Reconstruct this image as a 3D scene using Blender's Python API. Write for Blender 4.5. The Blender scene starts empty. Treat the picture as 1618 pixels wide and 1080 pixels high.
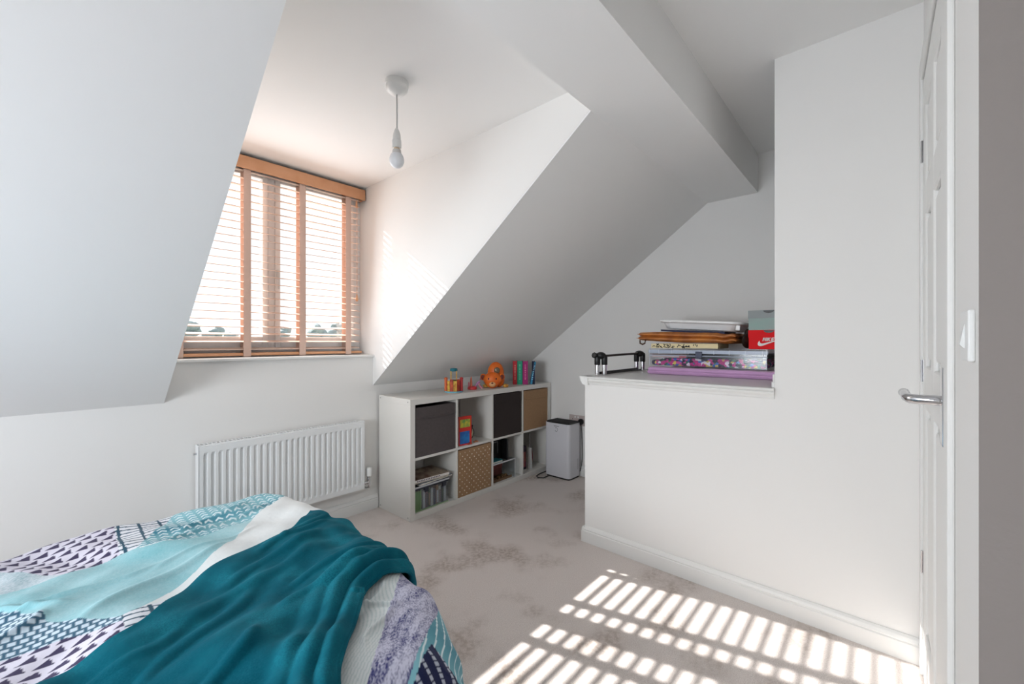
import bpy, bmesh, math, random
import numpy as np
from mathutils import Vector, Matrix, noise as mnoise
random.seed(7)
SC = bpy.context.scene
COL = SC.collection
R = math.radians

# ------------------------------------------------------------------ camera
YAW = 41.6
cd = bpy.data.cameras.new('camera'); cam = bpy.data.objects.new('camera', cd); COL.objects.link(cam)
cd.sensor_fit = 'HORIZONTAL'; cd.sensor_width = 36.0; cd.lens = 657 / 1618 * 36.0
cd.shift_y = -1.0 / 1618; cd.clip_start = 0.02; cd.clip_end = 500
cam.location = (0, 0, 1.14); cam.rotation_euler = (R(90), 0, R(YAW - 90))
SC.camera = cam
# ------------------------------------------------------------------ light
w = bpy.data.worlds.new('sky'); SC.world = w; w.use_nodes = True
bg = w.node_tree.nodes['Background']; bg.inputs[0].default_value = (0.90, 0.95, 1.0, 1); bg.inputs[1].default_value = 1.3
sd = bpy.data.lights.new('sun', 'SUN'); sun = bpy.data.objects.new('sun', sd); COL.objects.link(sun)
sd.energy = 19; sd.angle = R(0.5); sd.color = (1.0, 0.97, 0.94)
sun.location = (-2, 9, 6); sun.rotation_euler = Vector((0.266, -1, -0.67)).to_track_quat('-Z', 'Y').to_euler()
def area(name, loc, rot, sx, sy, e, col=(1, 1, 1)):
    l = bpy.data.lights.new(name, 'AREA'); l.shape = 'RECTANGLE'; l.size = sx; l.size_y = sy; l.energy = e; l.color = col
    o = bpy.data.objects.new(name, l); COL.objects.link(o); o.location = loc; o.rotation_euler = rot
    return o
XWL = -1.75
DORMER_FILL = area('dormer_fill_light', (0.88, 2.64, 1.56), (R(90), 0, R(180)), 0.85, 0.85, 5.5, (0.90, 0.95, 1.0))  # added fill lamp inside the room before the blind, boosting dormer daylight
DORMER_FILL.rotation_euler = Vector((0, -1, -0.12)).to_track_quat('-Z', 'Y').to_euler()
WEST_FILL = area('west_fill_light', (XWL + .04, .95, 1.12), (0, 0, 0), 1.2, 0.8, 43, (0.90, 0.95, 1.0))  # added fill lamp, out of view at the made-up west window
WEST_FILL.rotation_euler = Vector((1, 0.1, -0.35)).to_track_quat('-Z', 'Y').to_euler()
SC.view_settings.view_transform = 'Standard'; SC.view_settings.look = 'None'
SC.view_settings.gamma = 1.0; SC.view_settings.use_curve_mapping = False
SC.view_settings.exposure = 0.1

# ------------------------------------------------------------------ helpers
def lin(c): return tuple(((x / 255) / 12.92 if x / 255 <= .04045 else ((x / 255 + .055) / 1.055) ** 2.4) for x in c)
def mat(name, rgb, rough=.6, metal=0., var=0., vscale=20., bump=0., bscale=200., sheen=0., coat=0., spec=.5, rgb2=None, trans=0., srgb=True):
    m = bpy.data.materials.new(name); m.use_nodes = True; nt = m.node_tree; N = nt.nodes; L = nt.links
    b = N['Principled BSDF']; c = lin(rgb) if srgb else rgb
    b.inputs['Base Color'].default_value = (*c, 1); b.inputs['Roughness'].default_value = rough
    b.inputs['Metallic'].default_value = metal; b.inputs['Specular IOR Level'].default_value = spec
    b.inputs['Sheen Weight'].default_value = sheen; b.inputs['Coat Weight'].default_value = coat
    b.inputs['Transmission Weight'].default_value = trans
    tc = N.new('ShaderNodeTexCoord')
    if var or rgb2:
        n = N.new('ShaderNodeTexNoise'); n.inputs['Scale'].default_value = vscale; n.inputs['Detail'].default_value = 4
        L.new(tc.outputs['Object'], n.inputs['Vector'])
        mx = N.new('ShaderNodeMix'); mx.data_type = 'RGBA'
        c2 = lin(rgb2) if rgb2 else tuple(x * (1 - var) for x in c)
        rp = N.new('ShaderNodeMapRange'); rp.inputs[1].default_value = .35; rp.inputs[2].default_value = .65
        L.new(n.outputs['Fac'], rp.inputs[0]); L.new(rp.outputs[0], mx.inputs['Factor'])
        mx.inputs['A'].default_value = (*c, 1); mx.inputs['B'].default_value = (*c2, 1)
        L.new(mx.outputs['Result'], b.inputs['Base Color'])
    if bump:
        n = N.new('ShaderNodeTexNoise'); n.inputs['Scale'].default_value = bscale; n.inputs['Detail'].default_value = 3
        L.new(tc.outputs['Object'], n.inputs['Vector'])
        bp = N.new('ShaderNodeBump'); bp.inputs['Strength'].default_value = bump; bp.inputs['Distance'].default_value = .002
        L.new(n.outputs['Fac'], bp.inputs['Height']); L.new(bp.outputs[0], b.inputs['Normal'])
    return m
def noisemix(nt, vec, scale, detail, lo, hi):
    n = nt.nodes.new('ShaderNodeTexNoise'); n.inputs['Scale'].default_value = scale; n.inputs['Detail'].default_value = detail
    nt.links.new(vec, n.inputs['Vector']); r = nt.nodes.new('ShaderNodeMapRange'); r.interpolation_type = 'SMOOTHSTEP'
    r.inputs[1].default_value = lo; r.inputs[2].default_value = hi; nt.links.new(n.outputs['Fac'], r.inputs[0]); return r.outputs[0]
def mixc(nt, f, a, b):
    m = nt.nodes.new('ShaderNodeMix'); m.data_type = 'RGBA'
    for k, v in (('Factor', f), ('A', a), ('B', b)):
        s = m.inputs[k]
        if isinstance(v, (tuple, float, int)): s.default_value = (*v, 1) if isinstance(v, tuple) else v
        else: nt.links.new(v, s)
    return m.outputs['Result']

PAINT = mat('wall_paint', (236, 234, 231), .75, bump=.06, bscale=90)
CEIL = mat('ceiling_paint', (241, 240, 238), .8, bump=.05, bscale=80)
GLOSS = mat('gloss_white_paint', (232, 231, 228), .28)
TRIMP = mat('satin_white_paint', (234, 233, 230), .4)
UPVC = mat('upvc_white', (238, 238, 238), .35)
MELA = mat('white_melamine', (226, 223, 217), .38)
BLACK = mat('black_plastic', (16, 16, 17), .4)
CHROME = mat('chrome', (205, 205, 208), .12, 1.)
WHITEP = mat('white_plastic', (232, 232, 230), .35)
RADM = mat('radiator_enamel', (232, 233, 233), .3)
WOOD = mat('oak_valance', (228, 172, 132), .45, rgb2=(220, 160, 118), vscale=12)

def carpet():
    m = bpy.data.materials.new('carpet'); m.use_nodes = True; nt = m.node_tree; N = nt.nodes; L = nt.links
    b = N['Principled BSDF']; b.inputs['Roughness'].default_value = .95; b.inputs['Specular IOR Level'].default_value = .1
    b.inputs['Sheen Weight'].default_value = .15
    tc = N.new('ShaderNodeTexCoord'); v = tc.outputs['Object']
    fine = noisemix(nt, v, 260, 2, .3, .7); mid = noisemix(nt, v, 55, 5, .36, .66)
    big = noisemix(nt, v, 3.4, 9, .48, .70)
    c = mixc(nt, fine, lin((216, 205, 199)), lin((236, 227, 221)))
    mu = N.new('ShaderNodeMath'); mu.operation = 'MULTIPLY'; ad = N.new('ShaderNodeMath'); ad.operation = 'MULTIPLY_ADD'; L.new(mid, ad.inputs[0]); ad.inputs[1].default_value = .6; ad.inputs[2].default_value = .4; L.new(ad.outputs[0], mu.inputs[0]); L.new(big, mu.inputs[1])
    mu2 = N.new('ShaderNodeMath'); mu2.operation = 'MULTIPLY'; L.new(mu.outputs[0], mu2.inputs[0]); mu2.inputs[1].default_value = .78
    c = mixc(nt, mu2.outputs[0], c, lin((160, 142, 128)))
    L.new(c, b.inputs['Base Color'])
    n = N.new('ShaderNodeTexNoise'); n.inputs['Scale'].default_value = 420; n.inputs['Detail'].default_value = 2; L.new(v, n.inputs['Vector'])
    bp = N.new('ShaderNodeBump'); bp.inputs['Strength'].default_value = .8; bp.inputs['Distance'].default_value = .004
    L.new(n.outputs['Fac'], bp.inputs['Height']); L.new(bp.outputs[0], b.inputs['Normal'])
    return m
CARPET = carpet()
def glassy(name, tint=(1, 1, 1), refl=.06, rough=0.):
    m = bpy.data.materials.new(name); m.use_nodes = True; nt = m.node_tree; N = nt.nodes; L = nt.links
    N.remove(N['Principled BSDF']); out = N['Material Output']
    t = N.new('ShaderNodeBsdfTransparent'); t.inputs[0].default_value = (*tint, 1)
    g = N.new('ShaderNodeBsdfGlossy'); g.inputs['Roughness'].default_value = rough
    mx = N.new('ShaderNodeMixShader'); mx.inputs[0].default_value = refl
    L.new(t.outputs[0], mx.inputs[1]); L.new(g.outputs[0], mx.inputs[2]); L.new(mx.outputs[0], out.inputs[0]); return m
GLASS = glassy('window_glass')
def translucent(name, rgb, amt):
    m = mat(name, rgb, .7); nt = m.node_tree; N = nt.nodes; L = nt.links
    t = N.new('ShaderNodeBsdfTranslucent'); t.inputs[0].default_value = (*lin(rgb), 1)
    mx = N.new('ShaderNodeMixShader'); mx.inputs[0].default_value = amt
    L.new(N['Principled BSDF'].outputs[0], mx.inputs[1]); L.new(t.outputs[0], mx.inputs[2]); L.new(mx.outputs[0], N['Material Output'].inputs[0]); return m
TAPE = translucent('ladder_tape_cloth', (230, 200, 184), .12)
SLATM = mat('pale_wood_slat', (238, 212, 196), .4, rgb2=(232, 202, 184), vscale=10)

class MB:
    def __init__(s): s.bm = bmesh.new(); s.mi = 0
    def _v(s, vs, M):
        if M is not None: bmesh.ops.transform(s.bm, matrix=M, verts=vs)
    def box(s, x0, x1, y0, y1, z0, z1, bev=0., M=None, seg=2, mi=None):
        r = bmesh.ops.create_cube(s.bm, size=1.0); vs = r['verts']
        for v in vs:
            v.co = ((x0 + x1) / 2 + v.co.x * (x1 - x0), (y0 + y1) / 2 + v.co.y * (y1 - y0), (z0 + z1) / 2 + v.co.z * (z1 - z0))
        fs = set(f for v in vs for f in v.link_faces)
        if mi is not None:
            for f in fs: f.material_index = mi
        if bev:
            es = list(set(e for v in vs for e in v.link_edges))
            r = bmesh.ops.bevel(s.bm, geom=es, offset=bev, segments=seg, affect='EDGES', profile=.5)
            vs = list(set(v for f in r['faces'] for v in f.verts) | set(v for v in vs if v.is_valid))
        s._v(vs, M); return vs
    def prism(s, pts, axis, a, b, M=None):
        """extrude polygon pts (2-D in the other two axes, cyclic order) from a to b along axis"""
        def mk(p, t): return {'x': (t, p[0], p[1]), 'y': (p[0], t, p[1]), 'z': (p[0], p[1], t)}[axis]
        A = [s.bm.verts.new(mk(p, a)) for p in pts]; B = [s.bm.verts.new(mk(p, b)) for p in pts]
        s.bm.faces.new(A); s.bm.faces.new(B[::-1]); n = len(pts)
        for i in range(n): s.bm.faces.new((A[i], B[i], B[(i + 1) % n], A[(i + 1) % n]))
        s._v(A + B, M); return A + B
    def lathe(s, prof, c=(0, 0, 0), n=24, M=None):
        rings = []
        for r, z in prof:
            rings.append([s.bm.verts.new((c[0] + r * math.cos(2 * math.pi * i / n), c[1] + r * math.sin(2 * math.pi * i / n), c[2] + z)) for i in range(n)])
        for a, b in zip(rings, rings[1:]):
            for i in range(n): s.bm.faces.new((a[i], a[(i + 1) % n], b[(i + 1) % n], b[i]))
        s.bm.faces.new(rings[0][::-1]); s.bm.faces.new(rings[-1])
        vs = [v for r in rings for v in r]; s._v(vs, M); return vs
    def tube(s, pts, r, n=10, rs=None):
        pts = [Vector(p) for p in pts]; rings = []
        for i, p in enumerate(pts):
            d = (pts[min(i + 1, len(pts) - 1)] - pts[max(i - 1, 0)]).normalized()
            up = Vector((0, 0, 1)) if abs(d.z) < .9 else Vector((1, 0, 0))
            a = d.cross(up).normalized(); b = d.cross(a).normalized(); rr = rs[i] if rs else r
            rings.append([s.bm.verts.new(p + a * rr * math.cos(2 * math.pi * k / n) + b * rr * math.sin(2 * math.pi * k / n)) for k in range(n)])
        for a, b in zip(rings, rings[1:]):
            for k in range(n): s.bm.faces.new((a[k], a[(k + 1) % n], b[(k + 1) % n], b[k]))
        s.bm.faces.new(rings[0][::-1]); s.bm.faces.new(rings[-1])
        return [v for r in rings for v in r]
    def sphere(s, c, rx, ry, rz, u=20, v=12, M=None):
        r = bmesh.ops.create_uvsphere(s.bm, u_segments=u, v_segments=v, radius=1.0); vs = r['verts']
        for q in vs: q.co = (c[0] + q.co.x * rx, c[1] + q.co.y * ry, c[2] + q.co.z * rz)
        s._v(vs, M); return vs
    def build(s, name, m, parent=None, smooth=False, origin=None, **props):
        bmesh.ops.recalc_face_normals(s.bm, faces=s.bm.faces[:])
        me = bpy.data.meshes.new(name); s.bm.to_mesh(me); s.bm.free()
        for q in (m if isinstance(m, (list, tuple)) else [m]): me.materials.append(q)
        if smooth:
            me.polygons.foreach_set('use_smooth', [True] * len(me.polygons))
            try: me.set_sharp_from_angle(angle=R(40))
            except Exception: pass
        o = bpy.data.objects.new(name, me); COL.objects.link(o)
        if parent is not None: place(o, parent)
        elif origin is not None:
            me.transform(Matrix.Translation(-Vector(origin))); o.location = origin
        for k, v in props.items(): o[k] = v
        return o
def wloc(o):
    l = Vector(o.location)
    while o.parent: o = o.parent; l += Vector(o.location)
    return l
def place(o, parent):
    """child geometry is given in world coordinates; make it relative to the parent"""
    o.parent = parent; l = wloc(parent)
    o.data.transform(Matrix.Translation(-l))
def thing(name, label, cat, loc=(0, 0, 0), group=None):
    o = bpy.data.objects.new(name, None); COL.objects.link(o); o.empty_display_size = .05
    o.location = loc; o['label'] = label; o['category'] = cat
    if group: o['group'] = group
    return o
def tag(o, label, cat, group=None):
    o['label'] = label; o['category'] = cat
    if group: o['group'] = group
    return o
def struct(name, mb, m, **k): return mb.build(name, m, kind='structure', **k)
def part(parent, name, m, fn, smooth=False, **k):
    mb = MB(); fn(mb); return mb.build(name, m, parent, smooth, **k)

# ------------------------------------------------------------------ geometry constants
W = 2.604; XL = .389; XR = 1.497; G = 3.033; HX = 2.058
KZ = .84; CZ = 2.335; DZ = 2.21; BZ = 2.09; BY0 = .588; BY1 = .895
XW = -1.75; YB = -1.9
SL = (BZ - KZ) / (W - BY1)
# ------------------------------------------------------------------ shell
mb = MB(); mb.box(XW - .2, G + .2, YB - .2, W + .3, -.2, 0); struct('floor', mb, CARPET)
mb = MB(); mb.box(XW - .2, XL, W, W + .25, 0, KZ); mb.box(XL, XR, W, W + .25, 0, 1.034); mb.box(XR, G + .2, W, W + .25, 0, KZ)
bmesh.ops.remove_doubles(mb.bm, verts=mb.bm.verts, dist=1e-5); struct('wall_north', mb, PAINT)
mb = MB(); mb.box(G, G + .2, YB - .2, W + .25, 0, CZ + .1); struct('wall_east', mb, PAINT)
mb = MB(); mb.box(XW - .15, XW, YB - .2, .3, 0, CZ + .1); mb.box(XW - .15, XW, 1.6, W + .25, 0, CZ + .1)
mb.box(XW - .15, XW, .3, 1.6, 0, .70); mb.box(XW - .15, XW, .3, 1.6, 1.55, CZ + .1); struct('wall_west', mb, PAINT)  # opening cut for the added west window
# sloped ceilings, solid slabs
def slope(x0, x1):
    m_ = MB(); m_.prism([(W, KZ), (BY1, BZ), (BY1, BZ + .24), (W + .25, KZ + .05), (W + .25, KZ)], 'x', x0, x1); return m_
struct('ceiling_slope_west', slope(XW - .2, XL - .001), CEIL); struct('ceiling_slope_east', slope(XR + .001, G + .1), CEIL)
for nm, a, b in (('wall_dormer_west', XL - .1, XL), ('wall_dormer_east', XR, XR + .1)):
    m_ = MB(); m_.prism([(W + .003, KZ + .006), (BY1 + .003, BZ + .006), (BY1 + .003, DZ + .1), (W + .25, DZ + .1), (W + .25, KZ + .006)], 'x', a, b); struct(nm, m_, PAINT)
mb = MB(); mb.box(XL - .1, XR + .1, BY1, W + .25, DZ, DZ + .12); struct('ceiling_dormer', mb, CEIL)
mb = MB(); mb.box(XW - .1, G + .1, BY0, BY1, BZ, CZ + .2); struct('ceiling_beam', mb, CEIL)
mb = MB(); mb.box(XW - .1, G + .1, YB - .1, BY0, CZ, CZ + .2); struct('ceiling', mb, CEIL)
# cupboard block, stair box
mb = MB(); mb.box(HX, G + .05, -.3, .338, 0, CZ + .02); struct('wall_stair', mb, PAINT)
mb = MB(); mb.box(HX, G + .02, .338, 1.268, 0, .925); struct('wall_stair_low', mb, PAINT)
# south boundary of this corner: door wall (above and beside the door) and near wall
DY = -.112
mb = MB(); mb.box(.953, 1.2872, DY - .1, DY, 0, CZ + .02); mb.box(1.2872, HX + .02, DY - .1, DY, 2.035, CZ + .02)
struct('wall_door', mb, PAINT)
mb = MB(); mb.box(.95, .953, YB - .1, DY, 0, CZ + .02); mb.box(.953, 1.07, YB - .1, DY - .1, 0, CZ + .02); struct('wall_near', mb, mat('shade_darkened_paint', (148, 140, 136), .85, bump=.4, bscale=60))  # shade put into the base colour, since the added west fill brightens this face
mb = MB(); mb.box(1.07, HX + .1, -.9, -.8, 0, CZ + .02); struct('wall_closet', mb, PAINT)
# back wall
mb = MB(); mb.box(XW - .1, 1.0, YB - .15, YB, 0, CZ + .05); struct('wall_south', mb, PAINT)

# baseboards (moulded profile)
BBP = [(0, 0), (.016, 0), (.016, .062), (.012, .066), (.014, .072), (.010, .082), (.004, .09), (0, .09)]
def bb(name, p0, p1, nrm, prof=BBP, z=0, m=TRIMP, ends=(0, 0)):
    """profile swept from p0 to p1 along an axis-aligned wall; nrm = outward direction"""
    m_ = MB(); (x0, y0), (x1, y1) = p0, p1
    if nrm[0]: m_.prism([(x0 + nrm[0] * a, z + b) for a, b in prof], 'y', y0, y1)
    else: m_.prism([(y0 + nrm[1] * a, z + b) for a, b in prof], 'x', x0, x1)
    return m_.build(name, m, kind='structure')
bb('baseboard_north', (XW, W), (1.53, W), (0, -1))
bb('baseboard_stair', (HX, -.10), (HX, 1.2678), (-1, 0))
bb('baseboard_stair_side', (HX - .016, 1.268), (G, 1.268), (0, 1))
bb('baseboard_east', (G, 1.284), (G, W), (-1, 0))
bb('baseboard_west', (XW, YB), (XW, W), (1, 0))
# stair box top: glossy board + moulding
mb = MB(); mb.box(HX - .004, G, .338, 1.272, .925, .9385); struct('trim_1', mb, GLOSS)
CAP = [(0, 0), (.006, .004), (.008, .012), (.018, .022), (.020, .030), (.015, .033), (.022, .037), (.024, .043), (.020, .047), (-.03, .047), (-.03, .0)]
CAP2 = [(a, b) for a, b in CAP]
bb('trim_2', (HX, .338), (HX, 1.2678), (-1, 0), CAP2, .895)
bb('trim_3', (HX - .022, 1.268), (G, 1.268), (0, 1), CAP2, .895)
mb = MB(); mb.box(HX + .012, G, .3382, .352, .942, .968, .004); mb.box(HX + .002, G, .3382, .346, .968, 1.0, .003); struct('trim_4', mb, TRIMP)

# ------------------------------------------------------------------ dormer window
YF0, YF1 = 2.775, 2.835
win = bpy.data.objects.new('window_1', None); COL.objects.link(win); win.location = (.943, 2.8, 1.05); win['kind'] = 'structure'
ZS = 1.05
def frame_boxes(m_, x0, x1, z0, z1, st, rb, rt, y0, y1):
    m_.box(x0, x0 + st, y0, y1, z0, z1, .003); m_.box(x1 - st, x1, y0, y1, z0, z1, .003)
    m_.box(x0 + st, x1 - st, y0 + .0008, y1, z0, z0 + rb, .003); m_.box(x0 + st, x1 - st, y0 + .0008, y1, z1 - rt, z1, .003)
def fr(m_):
    frame_boxes(m_, XL, XR, ZS, DZ, .05, .05, .05, YF0, YF1)
    m_.box(.900, .940, YF0 + .0004, YF1, ZS + .05, DZ - .05, .004)
part(win, 'window_frame', UPVC, fr)
for a, b in ((XL + .05, .900), (.940, XR - .05)):
    sash = part(win, 'sash', UPVC, lambda m_: frame_boxes(m_, a, b, ZS + .05, DZ - .05, .03, .068, .05, YF0 - .006, YF1 - .012))
    part(sash, 'pane', GLASS, lambda m_: m_.box(a + .025, b - .025, 2.80, 2.804, ZS + .113, DZ - .095))
def hnd(m_):
    m_.box(.947, .963, 2.755, 2.769, 1.52, 1.58, .003); m_.tube([(.955, 2.755, 1.565), (.955, 2.748, 1.55), (.955, 2.748, 1.46)], .006)
part(win, 'handle', WHITEP, hnd)
# wall closing outside edge round the frame
mb = MB(); mb.box(XL, XR, W + .2, W + .25, 1.02, ZS + .001); struct('trim_5', mb, PAINT)
mb = MB(); mb.box(XL, XR, W - .02, 2.776, 1.034, ZS, .004); mb.box(XR - .005, XR + .014, W - .02, W - .001, 1.034, ZS, .004); struct('trim_6', mb, TRIMP)

# ------------------------------------------------------------------ wooden venetian blind
bl = thing('venetian_blind', 'pale wooden slatted blind with peach cloth tapes hanging in the dormer window', 'blind', (.94, 2.735, ZS + .012))
part(bl, 'valance', WOOD, lambda m_: (m_.box(XL + .004, XR - .007, 2.688, 2.702, 2.120, 2.192, .004), m_.box(XR - .02, XR - .008, 2.70, 2.765, 2.122, 2.19, .003)))
part(bl, 'head_rail', WHITEP, lambda m_: m_.box(XL + .01, XR - .022, 2.71, 2.762, 2.155, 2.195, .003))
part(bl, 'bottom_rail', WOOD, lambda m_: m_.box(XL + .008, XR - .022, 2.710, 2.760, 1.058, 1.075, .004))
pitch = .0425; TILT = R(11)
m_ = MB(); m_.box(-.528, .528, -.025, .025, -.0021, .0021, .001, seg=1)
sl0 = m_.build('slat', SLATM); sl0.parent = bl
zs = [1.098 + pitch * i for i in range(25)]
for i, z in enumerate(zs):
    s = sl0 if i == 0 else sl0.copy()
    if i: COL.objects.link(s); s.parent = bl
    s.location = (.925 - .94 + .006, 0, z - (ZS + .012)); s.rotation_euler = (TILT, 0, 0)
for xc in (.462, .772, 1.076, 1.375):
    part(bl, 'tape', TAPE, lambda m_: (m_.box(xc - .019, xc + .019, 2.7065, 2.7075, 1.055, 2.122), m_.box(xc - .019, xc + .019, 2.7060, 2.764, 1.0535, 1.0575)), label='front cloth ladder tape')
    part(bl, 'tape', TAPE, lambda m_: m_.box(xc - .019, xc + .019, 2.7625, 2.7635, 1.055, 2.155), label='rear cloth ladder tape')
    def rungs(m_):
        for z in zs: m_.box(xc - .003, xc + .003, 2.708, 2.763, z - .006, z - .005)
    part(bl, 'ladder_rungs', TAPE, rungs, kind='stuff')
part(bl, 'cord', mat('cord_peach', (214, 176, 156), .7), lambda m_: (m_.tube([(1.43, 2.70, 2.12), (1.43, 2.70, 1.46)], .0012, 6), m_.tube([(1.436, 2.70, 2.12), (1.434, 2.70, 1.46)], .0012, 6)))
part(bl, 'cord_tassel', WOOD, lambda m_: m_.lathe([(.003, .05), (.007, .03), (.009, .005), (.006, 0)][::-1], (1.432, 2.70, 1.415), 12), True)
part(bl, 'cord_tassel', WOOD, lambda m_: m_.lathe([(.006, 0), (.008, .005), (.006, .035), (.003, .045)], (1.43, 2.70, 2.06), 12), True)

# ------------------------------------------------------------------ pendant lamp
px, py = .969, 1.497
pl = thing('pendant_lamp', 'white pendant lamp holder with a bare frosted bulb hanging from the dormer ceiling', 'lamp', (px, py, DZ))
part(pl, 'ceiling_rose', WHITEP, lambda m_: m_.lathe([(.012, -.052), (.03, -.046), (.043, -.034), (.0455, -.022), (.0455, -.019), (.047, -.018), (.047, 0)], (px, py, DZ), 36), True)
part(pl, 'cord', mat('grey_flex', (190, 190, 190), .5), lambda m_: m_.tube([(px, py, DZ - .05), (px + .0005, py, DZ - .08), (px + .001, py, 2.0)], .003, 8))
part(pl, 'lamp_holder', WHITEP, lambda m_: (m_.lathe([(.0165, 1.972), (.0165, 1.982), (.015, 1.995), (.009, 2.012), (.005, 2.02)], (px, py, 0), 24),
     m_.lathe([(.0185, 1.938), (.019, 1.942), (.019, 1.969), (.0175, 1.971)], (px, py, 0), 24)), True)
blb = part(pl, 'bulb', mat('frosted_bulb', (226, 227, 230), .35, spec=.6), lambda m_: m_.lathe([(.004, 1.855), (.014, 1.858), (.024, 1.867), (.030, 1.882), (.0300, 1.893), (.026, 1.906), (.0215, 1.913)], (px, py, 0), 28), True)
part(pl, 'bulb_cap', mat('bulb_base', (205, 203, 200), .5), lambda m_: m_.lathe([(.021, 1.912), (.018, 1.920), (.017, 1.929)], (px, py, 0), 24), True)
part(pl, 'bayonet_cap', mat('bayonet_brass', (214, 196, 170), .3, .6), lambda m_: m_.lathe([(.0115, 1.928), (.0115, 1.94)], (px, py, 0), 20), True)

# ------------------------------------------------------------------ radiator
rx0, rx1, rz0, rz1, ry = .508, 1.398, .172, .617, 2.530
rd = thing('radiator', 'white ribbed panel radiator on the wall below the dormer window', 'radiator', ((rx0 + rx1) / 2, 2.56, rz0))
def rpanel(y, name, sgn):
    m_ = MB(); bm = m_.bm; n = 27; wx = (rx1 - rx0 - .03) / n; cols = []
    d = .009
    cols.append((rx0 + .004, 0))
    for i in range(n):
        a = rx0 + .015 + i * wx
        cols += [(a + wx * .18, 0), (a + wx * .32, 1), (a + wx * .68, 1), (a + wx * .82, 0)]
    cols.append((rx1 - .004, 0))
    rows = [(rz0 + .004, 0), (rz0 + .032, 0), (rz0 + .045, 1), (rz1 - .048, 1), (rz1 - .035, 0), (rz1 - .002, 0)]
    g = [[bm.verts.new((x, y + sgn * d * k * kk * 1.0, z)) for x, k in cols] for z, kk in rows]
    for r0, r1 in zip(g, g[1:]):
        for i in range(len(cols) - 1): bm.faces.new((r0[i], r0[i + 1], r1[i + 1], r1[i]))
    # return edges top/bottom
    top = [bm.verts.new((v.co.x, y + sgn * .012, rz1 + .0)) for v in g[-1]]
    for i in range(len(cols) - 1): bm.faces.new((g[-1][i], g[-1][i + 1], top[i + 1], top[i]))
    return m_.build(name, RADM, rd)
rpanel(ry, 'front_panel', 1)
part(rd, 'back_panel', RADM, lambda m_: m_.box(rx0 + .004, rx1 - .004, 2.578, 2.586, rz0 + .004, rz1 - .002, .002))
part(rd, 'convector_fins', RADM, lambda m_: [m_.box(rx0 + .02 + i * .0245, rx0 + .022 + i * .0245, 2.545, 2.578, rz0 + .03, rz1 - .02) for i in range(35)], kind='stuff')
def grille(m_):
    m_.box(rx0 + .002, rx1 - .002, ry + .006, ry + .013, rz1 - .004, rz1 + .004, .001); m_.box(rx0 + .002, rx1 - .002, 2.575, 2.586, rz1 - .004, rz1 + .004, .001)
    for i in range(50):
        a = rx0 + .012 + i * (rx1 - rx0 - .024) / 49
        m_.box(a - .0035, a + .0035, ry + .012, 2.576, rz1, rz1 + .003)
part(rd, 'top_grille', RADM, grille)
for a, b in ((rx0, rx0 + .004), (rx1 - .004, rx1)):
    part(rd, 'side_cover', RADM, lambda m_: m_.box(a, b, ry + .002, 2.588, rz0 + .01, rz1 + .004, .0015))
part(rd, 'bleed_valve', CHROME, lambda m_: m_.tube([(rx0 + .002, 2.565, rz1 - .04), (rx0 - .012, 2.565, rz1 - .04)], .006), True)
part(rd, 'thermostat_head', WHITEP, lambda m_: m_.lathe([(.014, .245), (.019, .248), (.0195, .292), (.016, .300), (.008, .302)], (1.437, 2.55, 0), 20), True)
part(rd, 'valve_body', CHROME, lambda m_: (m_.tube([(1.437, 2.55, .245), (1.437, 2.55, .19)], .010, 12), m_.tube([(1.437, 2.55, .205), (rx1 - .002, 2.555, .205)], .010, 12),
     m_.tube([(1.437, 2.55, .195), (1.437, 2.55, .172), (1.43, 2.565, .165), (1.42, 2.60, .165)], .0075, 10), m_.lathe([(.014, .222), (.014, .234)], (1.437, 2.55, 0), 6)), True)
for q in (.70, 1.18): part(rd, 'wall_bracket', RADM, lambda m_: m_.box(q, q + .02, 2.585, W, .25, .55))

# ------------------------------------------------------------------ door, handle, switch
dr = bpy.data.objects.new('door_1', None); COL.objects.link(dr); dr.location = (1.65, -.125, 0); dr['kind'] = 'structure'
dx0, dx1, dz = 1.33, 1.985, 2.02; dyf = -.107
def leaf(m_):
    st = .1; rails = [(.012, .2), (.92, 1.06), (1.55, 1.65), (dz - .12, dz)]; midx = (dx0 + dx1) / 2
    m_.box(dx0, dx1, dyf - .035, dyf - .012, .012, dz)
    for a, b in ((dx0, dx0 + st), (dx1 - st, dx1), (midx - .045, midx + .045)): m_.box(a, b, dyf - .013, dyf, .012, dz, .004, seg=1)
    for a, b in rails: m_.box(dx0 + .01, dx1 - .01, dyf - .013, dyf - .0003, a, b, .004, seg=1)
part(dr, 'leaf', TRIMP, leaf)
for (a, b) in ((.2, .92), (1.06, 1.55), (1.65, dz - .12)):
    for c, d in ((dx0 + .1, (dx0 + dx1) / 2 - .045), ((dx0 + dx1) / 2 + .045, dx1 - .1)):
        part(dr, 'panel', TRIMP, lambda m_: m_.box(c + .022, d - .022, dyf - .014, dyf - .003, a + .022, b - .022, .007, seg=2))
def hdl(m_):
    m_.box(1.352, 1.394, dyf, dyf + .004, .90, 1.08, .002)
hp = part(dr, 'handle_plate', CHROME, hdl)
part(hp, 'lever', CHROME, lambda m_: m_.tube([(1.375, dyf + .003, 1.003), (1.375, dyf + .045, 1.003), (1.382, dyf + .055, 1.003), (1.40, dyf + .060, 1.004), (1.44, dyf + .062, 1.008), (1.475, dyf + .063, 1.008), (1.505, dyf + .062, 1.000)], .010, 14, [.0115, .0115, .0115, .011, .0095, .0115, .008]), True)
for z in (1.785, 1.04, .39):
    part(dr, 'hinge', CHROME, lambda m_: (m_.tube([(1.988, dyf + .003, z - .037), (1.988, dyf + .003, z + .037)], .0035, 8), m_.box(1.972, 1.987, dyf - .0005, dyf + .0008, z - .037, z + .037)))
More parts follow.
